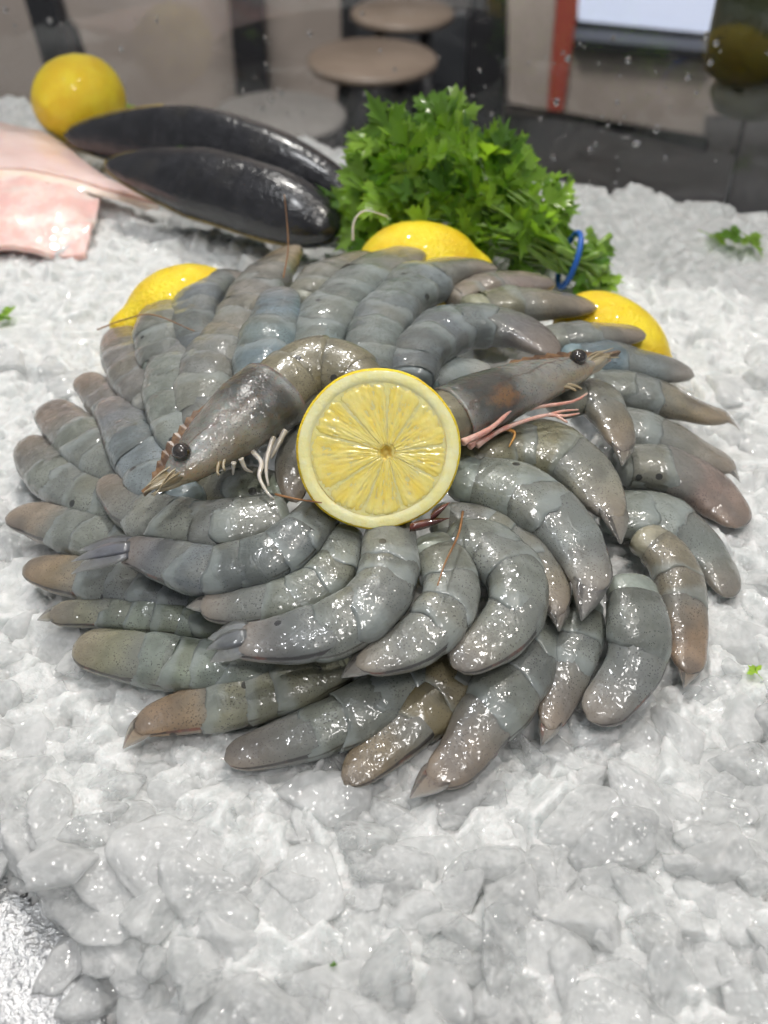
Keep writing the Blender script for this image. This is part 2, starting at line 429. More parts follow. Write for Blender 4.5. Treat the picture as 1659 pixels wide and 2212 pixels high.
# surroundings
M['taupe'] = noisy('taupe_wall', (0.21, 0.180, 0.160), (0.29, 0.252, 0.227), 2.2, 0.5)
M['floor'] = noisy('dark_floor', (0.022, 0.024, 0.028), (0.045, 0.047, 0.052), 3, 0.35)
M['black'] = simple('black_metal', (0.012, 0.012, 0.014), 0.4)
M['stool'] = noisy('stool_top', (0.10, 0.096, 0.092), (0.125, 0.119, 0.114), 6, 0.45)
M['stool_tan'] = noisy('stool_top_tan', (0.115, 0.088, 0.068), (0.145, 0.112, 0.088), 6, 0.45)
M['red'] = simple('red_panel', (0.22, 0.045, 0.032), 0.45)
M['steel'] = noisy('hammered_steel', (0.40, 0.41, 0.42), (0.56, 0.56, 0.57), 60, 0.40, 0.7, 420, 0.002, metallic=0.85)
M['dark_steel'] = simple('dark_steel', (0.10, 0.10, 0.105), 0.4, Metallic=0.8)
m, nt, b = newmat('screen'); b.inputs['Emission Color'].default_value = (0.66, 0.72, 0.90, 1); b.inputs['Emission Strength'].default_value = 0.95
b.inputs['Base Color'].default_value = (0.02, 0.02, 0.02, 1); M['screen'] = m
m, nt, b = newmat('glass'); nb = NB(nt)
b.inputs['Base Color'].default_value = (0.97, 0.98, 0.98, 1); b.inputs['Transmission Weight'].default_value = 1.0
b.inputs['IOR'].default_value = 1.45; b.inputs['Roughness'].default_value = 0.0; M['glass'] = m
M['water'] = simple('water_drop', (0.98, 0.99, 1.0), 0.0, IOR=1.33, Transmission_Weight=1.0)
M['smear'] = noisy('dried_smear', (0.5, 0.5, 0.5), (0.62, 0.62, 0.62), 200, 0.6)
M['jar_lid'] = noisy('jar_contents', (0.06, 0.07, 0.012), (0.16, 0.15, 0.03), 20, 0.4)
M['jar_dark'] = noisy('jar_dark', (0.02, 0.026, 0.012), (0.05, 0.06, 0.02), 9, 0.35)

# ------------------------------------------------------------------ setting
def struct(o): o['kind'] = 'structure'; return o
struct(box('floor', (-4, -1.5, -0.95), (4, 8, -0.90), M['floor']))
struct(box('wall', (-4, 2.95, -0.896), (4, 3.05, 2.2), M['taupe']))

# the shape of the ice surface
CX, CY = 0.0, 0.045
def pile_r(x, y): return math.hypot((x - CX) / 0.165, (y - CY) / 0.155)
def ice_h(x, y):
    h = 0.0015 * noise.noise(Vector((x * 30, y * 30, 1.3))) * 2
    h += 0.004 * noise.noise(Vector((x * 11, y * 11, 4.0)))
    r = pile_r(x, y)
    h += 0.028 * max(0.0, 1 - r * r) * (0.55 + 0.45 * min(max((y + 0.02) / 0.15, 0), 1))
    # the ice runs out towards the near left corner of the tray
    q = (-0.105 - x) * 0.75 + (-0.135 - y) * 1.0
    if q > 0: h -= min(0.5 * q + 6 * q * q, 0.03)
    return h
GL_A = Vector((0.30, 0.318, 0)); GL_B = Vector((-0.42, 0.60, 0))      # glass screen foot line
def in_front_of_glass(x, y, m=0.0):
    d = GL_B - GL_A; n = Vector((-d.y, d.x, 0)).normalized()
    if n.y < 0: n = -n
    return (Vector((x, y, 0)) - GL_A).dot(n) < -m

# tray under the ice
tray = empty('steel_tray', (0, 0.1, -0.05), 'hammered stainless steel tray under the ice, bare at the near left corner', 'tray')
box('tray_floor', (-0.42, -0.30, -0.048), (0.30, 0.305, -0.042), M['steel'], tray)
rim_pts = [at_z(-60, 2060, -0.028), at_z(120, 2150, -0.028), at_z(330, 2195, -0.026), at_z(480, 2280, -0.026)]
V, Fc = tube(catmull(rim_pts, 16)[0], [0.0022] * 17, 10)
mesh('rim_rod', V, Fc, M['dark_steel'], tray)
# a raised dimpled steel corner plate
V = []; Fc = []; nx = 24; ny = 24
c0, c1, c2, c3 = at_z(-160, 1820, -0.010), at_z(230, 1870, -0.016), at_z(230, 2280, -0.020), at_z(-160, 2280, -0.016)
for j in range(ny + 1):
    for i in range(nx + 1):
        a = i / nx; bq = j / ny
        p = c0.lerp(c1, a).lerp(c3.lerp(c2, a), bq)
        p.z += 0.0011 * noise.noise(p * 420) + 0.003 * math.sin(bq * 3.1)
        V.append(p)
for j in range(ny):
    for i in range(nx):
        k = j * (nx + 1) + i; Fc.append((k, k + 1, k + nx + 2, k + nx + 1))
pl = mesh('corner_plate', V, Fc, M['steel'], tray)
so = pl.modifiers.new('thickness', 'SOLIDIFY'); so.thickness = 0.0012; so.offset = -1

# ---- ice pieces
def chunk_mesh(name, seed, sub, angular=0.75):
    r = random.Random(seed)
    bm = bmesh.new(); bmesh.ops.create_icosphere(bm, subdivisions=sub, radius=1)
    pl = []
    for _ in range(r.randint(8, 12)):
        n = Vector((r.gauss(0, 1), r.gauss(0, 1), r.gauss(0, 1))).normalized()
        pl.append((n, r.uniform(0.58, 1.0)))
    ax = Vector((r.uniform(0.9, 1.3), r.uniform(0.75, 1.0), r.uniform(0.42, 0.72)))
    off = Vector((seed * 3.7, seed * 1.3, 0))
    for v in bm.verts:
        d = v.co.normalized()
        k = 60.0
        s = sum(math.exp(k * max(n.dot(d), 0.0) / q) for n, q in pl) + math.exp(k * 0.52)
        rr = k / math.log(s)
        rr = min(rr, 1.45)
        rr *= 1 + 0.07 * noise.noise(d * 2.2 + off) + 0.05 * noise.noise(d * 6 + off) + (0.024 * noise.noise(d * 13 + off) + 0.010 * noise.noise(d * 27 + off) if sub > 2 else 0)
        v.co = Vector((d.x * ax.x, d.y * ax.y, d.z * ax.z)) * rr * (0.62 * 0.015)
    me = bpy.data.meshes.new(name); bm.to_mesh(me); bm.free()
    me.materials.append(M['ice'])
    me.polygons.foreach_set('use_smooth', [True] * len(me.polygons))
    return me

# scattered individual chunks: the 300 that show largest
def visible_margin(p, m=60):
    q = p - CAM; z = q.dot(AX_F)
    if z < 0.05: return False
    px = W_D / 2 + F_PX * q.dot(AX_R) / z; py = H_D / 2 - F_PX * q.dot(AX_U) / z
    return -m < px < W_D + m and -m < py < H_D + m, px, py
def bare_corner(x, y, m=0):
    vm = visible_margin(Vector((x, y, -0.01)), 400)
    if not vm or isinstance(vm, bool): return False
    px, py = vm[1], vm[2]
    return px < 70 - m and 1925 + m < py < 2110 - m
big = [chunk_mesh('ice_chunk', 100 + i, 4) for i in range(16)]
cands = []
r = random.Random(11)
placed = []
grid = {}
def try_place(x, y, s, lst, sep):
    key = (int(x / 0.03), int(y / 0.03))
    for a in (-1, 0, 1):
        for b_ in (-1, 0, 1):
            for (qx, qy, qs) in grid.get((key[0] + a, key[1] + b_), ()):
                if math.hypot(x - qx, y - qy) < sep * (s + qs): return False
    grid.setdefault(key, []).append((x, y, s)); lst.append((x, y, s)); return True
tries = 0
pool = []
while tries < 60000:
    tries += 1
    x = r.uniform(-0.24, 0.24); y = -0.215 + 0.37 * r.random() ** 1.25
    if pile_r(x, y) < 0.93: continue
    vm = visible_margin(Vector((x, y, 0)), 90)
    if not vm or not vm[0]: continue
    q = (-0.105 - x) * 0.75 + (-0.135 - y)
    if bare_corner(x, y, -28): continue
    s = r.choice((0.006, 0.007, 0.008, 0.0095, 0.011, 0.0125))
    if pile_r(x, y) < 0.93 + (s - 0.008) * 14: continue
    try_place(x, y, s, pool, 0.46)
pool.sort(key=lambda t: (Vector((t[0], t[1], 0)) - CAM).length / t[2])
first = True
for i, (x, y, s) in enumerate(pool[:300]):
    o = bpy.data.objects.new('ice_chunk', big[i % 16])
    o.location = (x, y, ice_h(x, y) + 0.0012 + s * r.uniform(-0.32, 0.10) - (0.004 if pile_r(x, y) < 1.16 else 0.0))
    o.rotation_euler = (r.gauss(0, 0.32), r.gauss(0, 0.32), r.uniform(0, 6.28))
    k_ = s * 1.62 / 0.015; o.scale = (k_ * r.uniform(0.9, 1.15), k_ * r.uniform(0.9, 1.15), k_ * r.uniform(0.75, 1.1))
    link(o)
    tag(o, 'rough translucent chunk of crushed ice lying around the shrimp rosette', 'ice chunk', 'loose chunks of crushed ice')

# everything smaller and the packed mass below: one surface of wedged, tilted, melted-together pieces
X0, X1, Y0, Y1, STEP = -0.42, 0.36, -0.235, 0.60, 0.0015
gxs = np.arange(X0, X1 + 1e-9, STEP); gys = np.arange(Y0, Y1 + 1e-9, STEP)
GX, GY = np.meshgrid(gxs, gys)
HB = np.zeros_like(GX)
sub = 6
for jj in range(0, len(gys), sub):                       # slow ground shape on a coarse grid
    for ii in range(0, len(gxs), sub):
        HB[jj:jj + sub, ii:ii + sub] = ice_h(gxs[ii], gys[jj])
kern = np.ones(9) / 9
HB = np.apply_along_axis(lambda a: np.convolve(np.pad(a, 4, mode='edge'), kern, 'valid'), 0, HB)
HB = np.apply_along_axis(lambda a: np.convolve(np.pad(a, 4, mode='edge'), kern, 'valid'), 1, HB)
HZ = HB - 0.006
rn = np.random.RandomState(4)
for k in range(15000):
    cx_ = rn.uniform(X0, X1); cy_ = rn.uniform(Y0, Y1)
    rad = rn.choice([0.0035, 0.0045, 0.0055, 0.007, 0.0095], p=[.25, .25, .25, .17, .08])
    i0 = max(int((cx_ - 1.7 * rad - X0) / STEP), 0); i1 = min(int((cx_ + 1.7 * rad - X0) / STEP) + 2, len(gxs))
    j0 = max(int((cy_ - 1.7 * rad - Y0) / STEP), 0); j1 = min(int((cy_ + 1.7 * rad - Y0) / STEP) + 2, len(gys))
    dx = GX[j0:j1, i0:i1] - cx_; dy = GY[j0:j1, i0:i1] - cy_
    top = HB[j0:j1, i0:i1] + rn.uniform(-0.35, 0.10) * rad + 0.0008
    top = top + dx * rn.normal(0, 0.30) + dy * rn.normal(0, 0.30)
    nside = rn.randint(4, 7); a0 = rn.uniform(0, 6.28)
    edge = np.full(dx.shape, -1.0)
    for q in range(nside):
        a = a0 + 6.283 * q / nside + rn.uniform(-0.3, 0.3)
        edge = np.maximum(edge, (dx * np.cos(a) + dy * np.sin(a)) - rad * rn.uniform(0.7, 1.1))
    top = top - np.maximum(edge, 0) * 2.2 - 0.25 * np.maximum(edge + 0.0012, 0)
    HZ[j0:j1, i0:i1] = np.maximum(HZ[j0:j1, i0:i1], top)
HZ = HZ + rn.normal(0, 0.00014, HZ.shape)
ny_, nx_ = HZ.shape
keep = np.zeros((ny_ - 1, nx_ - 1), dtype=bool)
d_ = GL_B - GL_A; n_g = Vector((-d_.y, d_.x, 0)).normalized()
if n_g.y < 0: n_g = -n_g
XC = (GX[:-1, :-1] + GX[1:, 1:]) / 2; YC = (GY[:-1, :-1] + GY[1:, 1:]) / 2
keep = ((XC - GL_A.x) * n_g.x + (YC - GL_A.y) * n_g.y) < -0.004
cq = np.argwhere(keep & (XC < -0.05) & (YC < -0.08))
for (jj, ii) in cq:
    if bare_corner(XC[jj, ii], YC[jj, ii], 5): keep[jj, ii] = False
jj, ii = np.nonzero(keep)
v00 = jj * nx_ + ii
quads = np.stack([v00, v00 + 1, v00 + nx_ + 1, v00 + nx_], axis=1)
used = np.unique(quads); remap = -np.ones(ny_ * nx_, dtype=np.int64); remap[used] = np.arange(len(used))
co = np.stack([GX.ravel(), GY.ravel(), HZ.ravel()], axis=1)[used]
q2 = remap[quads]
me = bpy.data.meshes.new('crushed_ice')
me.vertices.add(len(co)); me.vertices.foreach_set('co', co.astype(np.float32).ravel())
me.loops.add(len(q2) * 4); me.loops.foreach_set('vertex_index', q2.astype(np.int32).ravel())
me.polygons.add(len(q2)); me.polygons.foreach_set('loop_start', np.arange(len(q2), dtype=np.int32) * 4)
me.polygons.foreach_set('use_smooth', np.ones(len(q2), dtype=bool))
me.materials.append(M['bed']); me.update(calc_edges=True); me.validate()
o = bpy.data.objects.new('crushed_ice', me); link(o)
tag(o, 'bed of fine crushed white ice filling the display tray', 'ice', kind='stuff')

# ------------------------------------------------------------------ shrimps
SEG = 0.62; LAST = 1.5
def frame_path(pts, zt, zi, width, lift=0.0, n=60, tiltout=0.30):
    """pts: photo points from outer tip to inner end -> samples of (P,T,S,N,half width)"""
    m = len(pts)
    P3 = []
    L = [0.0]
    for i in range(1, m): L.append(L[-1] + math.dist(pts[i], pts[i - 1]))
    for i, (px, py) in enumerate(pts):
        f = L[i] / L[-1]
        f = f * f * (3 - 2 * f)
        P3.append(at_z(px, py, zt + (zi - zt) * f))
    P, Ln = catmull(P3, n)
    out = []
    wsum = 0
    for i, p in enumerate(P):
        t = (P[min(i + 1, n)] - P[max(i - 1, 0)]).normalized()
        rad = Vector((p.x - CX, p.y - CY, 0))
        if rad.length > 1e-6: rad = rad / 0.16
        up = (Vector((0, 0, 1)) + rad * tiltout).normalized()
        S = t.cross(up).normalized()           # t points inward; S = right-hand of inward = left-hand of outward
        N = S.cross(t).normalized()
        v = (p - CAM).normalized()
        e = v.cross(t).normalized()
        k = math.sqrt(S.dot(e) ** 2 + (0.64 * N.dot(e)) ** 2)
        wd = width * depth(p) / F_PX / max(k, 0.55)
        out.append([p, t, S, N, wd / 2])
        wsum += wd
    wm = wsum / (n + 1)
    for q in out: q[4] = (q[4] * 0.5 + wm * 0.25)
    return out, Ln, wm
def sample(fr, s, Ln):
    n = len(fr) - 1
    f = s / Ln * n
    if f <= 0:
        p, t, S, N, h = fr[0]; return p + t * s, t, S, N, h
    if f >= n:
        p, t, S, N, h = fr[n]; return p + t * (s - Ln), t, S, N, h
    i = int(f); a = f - i
    A, B = fr[i], fr[i + 1]
    return (A[0].lerp(B[0], a), A[1].lerp(B[1], a).normalized(), A[2].lerp(B[2], a).normalized(), A[3].lerp(B[3], a).normalized(), A[4] * (1 - a) + B[4] * a)
NR = 28
def section(p, S, N, h, th, seed, sx=1.0, fl=1.0):
    """point on the body's cross-section; th 0 = back (dorsal), pi/2 = up, pi = belly"""
    c, s_ = math.cos(th), math.sin(th)
    a = h * (0.98 if c > 0 else 1.0)
    bq = h * 0.64 * fl
    flat = 1 - 0.06 * (c < -0.2)
    ex = 2.0 / 2.4
    x = -math.copysign(abs(c) ** ex, c) * a     # -S side is the back, +S side the belly
    y = math.copysign(abs(s_) ** ex, s_) * bq * flat
    return p + S * x * sx + N * y
def shrimp(label, pts, width, zt, zi, col, tailcol=None, fan=0.35, fan_bend=0.0, group='headless shrimps in the outer ring', seed=0, blunt=1.0, tiltout=0.30, fan_open=0.12, rng_seed=None, cat='shrimp', name='shrimp', last=LAST, dark_spot=False):
    rr = random.Random(seed * 13 + 5)
    fr, Ln, wm = frame_path(pts, zt, zi, width, tiltout=tiltout)
    base = fr[len(fr) // 2][0]
    root = empty(name, (base.x, base.y, base.z - wm * 0.4), label, cat, group)
    tailcol = tailcol or tuple(c * k for c, k in zip(col, (1.08, 0.97, 0.86)))
    tp = rr.uniform(0.50, 0.74) * blunt
    def wf(s):                                   # width along the body, s from tip
        u = max(s / wm, 0.0)
        k = tp + (1 - tp) * min(u / 1.6, 1.0) ** 0.75
        ct = 0.22 if fan >= 0.4 else 0.45
        if u < ct: k *= 0.12 + 0.88 * (1 - (1 - u / ct) ** 2.2) ** 0.55
        e = (Ln - s) / wm
        if e < 1.0: k *= 0.86 + 0.14 * e
        return k
    def flatk(s):
        return 0.55 + 0.45 * min(max(s / wm, 0) / 1.6, 1.0)
    # inner flesh, one continuous body
    V, Fc, UV = [], [], []
    NS = 26
    for i in range(NS + 1):
        s = Ln * i / NS
        p, t, S, N, h = sample(fr, s, Ln)
        k = wf(s) * (0.70 + 0.15 * min(s / (1.8 * wm), 1.0) + 0.09 * max(0.0, 1 - (Ln - s) / (0.6 * wm)))
        for j in range(16):
            th = 2 * math.pi * j / 16
            q = section(p, S, N, h * k, th, seed, fl=flatk(s))
            q += (q - p) * 0.06 * noise.noise(q * 60 + Vector((seed, 0, 0)))
            V.append(q); UV.append((0.2, j / 16))
    for i in range(NS):
        for j in range(16):
            Fc.append((i * 16 + j, i * 16 + (j + 1) % 16, (i + 1) * 16 + (j + 1) % 16, (i + 1) * 16 + j))
    # rounded cut end
    p, t, S, N, h = sample(fr, Ln, Ln)
    m0 = NS * 16; last_ring = m0
    for kk, (ext, sc_) in enumerate(((0.10, 0.86), (0.17, 0.55))):
        b0 = len(V)
        for j in range(16):
            th = 2 * math.pi * j / 16
            q = section(p, S, N, h * 0.94 * wf(Ln) * sc_, th, seed) + t * (h * 2 * ext)
            V.append(q); UV.append((0.2, j / 16))
        for j in range(16):
            Fc.append((last_ring + j, last_ring + (j + 1) % 16, b0 + (j + 1) % 16, b0 + j))
        last_ring = b0
    Fc.append(tuple(last_ring + j for j in range(16))); Fc.append(tuple(range(16))[::-1])
    fl = mesh('body', V, Fc, M['flesh'], root, uv=UV)
    fl.color = (min(col[0] * 1.35, .6), min(col[1] * 1.4, .6), min(col[2] * 1.4, .6), 1)
    # shell segments, from the tail inwards; each rear edge lies over the next one towards the tail
    bounds = [0.0, last * wm]
    while bounds[-1] + SEG * wm * 0.5 < Ln and len(bounds) < 8:
        bounds.append(min(bounds[-1] + SEG * wm * rr.uniform(0.86, 1.14), Ln))
    for si in range(len(bounds) - 1):
        s0, s1 = bounds[si], bounds[si + 1]        # s0 tailward edge, s1 headward edge
        isl = si == 0
        over = 0.0 if isl else 0.20 * SEG * wm
        NA = 22 if isl else 14
        V, Fc, UV = [], [], []
        skew = rr.uniform(-0.38, 0.38); lobe = rr.uniform(-0.05, 0.30)
        hseed = rr.uniform(0, 50); ksg = rr.uniform(0.95, 1.05); lat = rr.uniform(-0.03, 0.03); tw_ = rr.uniform(-0.10, 0.10)
        for i in range(NA + 1):
            u = i / NA                              # 0 headward .. 1 tailward edge
            for j in range(NR):
                th = 2 * math.pi * j / NR
                tail_s = s0 - over * (1 + 1.0 * lobe * 5 * max(0, -math.cos(th)) + skew * 3 * math.sin(th))
                tail_s += 0.10 * wm * noise.noise(Vector((math.cos(th) * 1.6, math.sin(th) * 1.6, hseed)))
                if isl: tail_s = s0
                head_s = s1 + 0.04 * wm
                s = head_s + (tail_s - head_s) * u
                p, t, S, N, h = sample(fr, s, Ln)
                if isl:
                    g = 1.0
                    prof = 0.965 + 0.05 * math.sin(min(u * 1.4, 1) * math.pi)
                else:
                    prof = 0.962 + 0.035 * math.sin(math.pi * u) + 0.052 * u - 0.02 * max(0, (u - 0.85) / 0.15)
                k = wf(max(s, 0)) * prof * (1 + (ksg - 1) * math.sin(math.pi * u))
                p = p + S * (lat * h * math.sin(math.pi * u))
                S, N = S * math.cos(tw_) + N * math.sin(tw_), N * math.cos(tw_) - S * math.sin(tw_)
                q = section(p, S, N, h * k, th, seed, fl=flatk(s))
                nz = noise.noise(q * 75 + Vector((hseed, 0, 0))) * 0.085 + noise.noise(q * 210 + Vector((hseed, 9, 0))) * 0.02
                q = p + (q - p) * (1 + nz)
                V.append(q); UV.append((u, j / NR))
        for i in range(NA):
            for j in range(NR):
                a = i * NR + j; b_ = i * NR + (j + 1) % NR
                Fc.append((b_, a, a + NR, b_ + NR))
        # close the ends: turned-in lips
        if isl:
            b0 = len(V)
            p, t, S, N, h = sample(fr, 0, Ln)
            cpt = p - t * (0.01 * wm)
            V.append(cpt); UV.append((1.0, 0.5))
            for j in range(NR): Fc.append((NA * NR + (j + 1) % NR, NA * NR + j, b0))
        else:
            b0 = len(V)
            for j in range(NR):
                q = V[NA * NR + j]
                p, t, S, N, h = sample(fr, s0 - over, Ln)
                # lip turning in to the segment below
                d = (p - q); d -= t * d.dot(t)
                V.append(q + d * 0.10 + t * (0.008 * wm)); UV.append((1.0, j / NR))
            for j in range(NR):
                a = NA * NR + j; b_ = NA * NR + (j + 1) % NR
                Fc.append((b_, a, b0 + j, b0 + (j + 1) % NR))
        o = mesh('shell_segment', V, Fc, M['tail'] if isl else M['shell'], root, uv=UV)
        cc = tailcol if isl else col
        kf = rr.uniform(0.9, 1.1)
        o.color = (cc[0] * kf, cc[1] * kf, cc[2] * kf * rr.uniform(0.96, 1.04), 1)
    # tail fan: telson between side blades
    if fan >= 0.2:
        p, t, S, N, h = sample(fr, (0.22 if fan >= 0.4 else 0.30) * wm, Ln)
        d0 = -t
        tf = bpy.data.objects.new('tail_fan', None); tf.empty_display_size = 0.01; link(tf, root)
        blades = [(-0.8, 0.95), (0.8, 0.95), (0, 1.1)] if fan >= 0.4 else [(0, 1.25)]
        for bi, (sd, ln) in enumerate(blades):
            ang = sd * fan_open * 2.2 + rr.uniform(-0.05, 0.05) + fan_bend
            dirv = (d0 * math.cos(ang) + S * math.sin(ang)).normalized()
            sidev = dirv.cross(N).normalized()
            Lb = fan * wm * ln * rr.uniform(0.9, 1.1) + 0.22 * wm
            wb = wm * ((0.26 if sd else 0.20) if fan >= 0.4 else 0.27)
            V, Fc, UV = [], [], []
            nb_ = 9
            for i in range(nb_ + 1):
                u = i / nb_
                ww = wb * (math.sin(math.pi * (0.20 + 0.775 * u)) ** 0.9) * (1 - 0.45 * u)
                c = p + S * sd * h * 0.26 + dirv * (Lb * u) + N * (0.15 * h - 0.55 * h * u * u * (1 + 0.5 * fan_bend * 0) + 0.05 * bi * h)
                for k_, (a, z) in enumerate(((-1, -0.02), (-0.5, 0.03), (0.1, 0.09), (0.6, 0.03), (1, -0.02), (0.6, -0.06), (-0.5, -0.06))):
                    V.append(c + sidev * (a * ww) + N * (z * ww * 1.1)); UV.append((0.6 + 0.4 * u, 0.30 + 0.2 * (a + 1) / 2))
            for i in range(nb_):
                for k_ in range(7):
                    Fc.append((i * 7 + k_, i * 7 + (k_ + 1) % 7, (i + 1) * 7 + (k_ + 1) % 7, (i + 1) * 7 + k_))
            Fc.append(tuple(nb_ * 7 + k_ for k_ in range(7)))
            Fc.append(tuple(range(7))[::-1])
            o = mesh('blade', V, Fc, M['flesh'] if fan >= 0.4 else M['tail'], tf, uv=UV, origin=root.location)
            o.color = (tailcol[0] * 1.0, tailcol[1] * 0.98, tailcol[2] * 1.0, 1)
    return root

GREY = (0.230, 0.238, 0.222); BLUE = (0.195, 0.235, 0.255); BROWN = (0.250, 0.215, 0.150); PALE = (0.275, 0.290, 0.275)
DARK = (0.160, 0.172, 0.178); GREEN = (0.235, 0.255, 0.225); PINK = (0.285, 0.245, 0.215); OLIVE = (0.225, 0.215, 0.165)
TAN = (0.36, 0.255, 0.165)
OUT = 'headless shrimps in the outer ring'; INN = 'headless shrimps in the inner ring'; MID = 'headless shrimps in the rear rows'
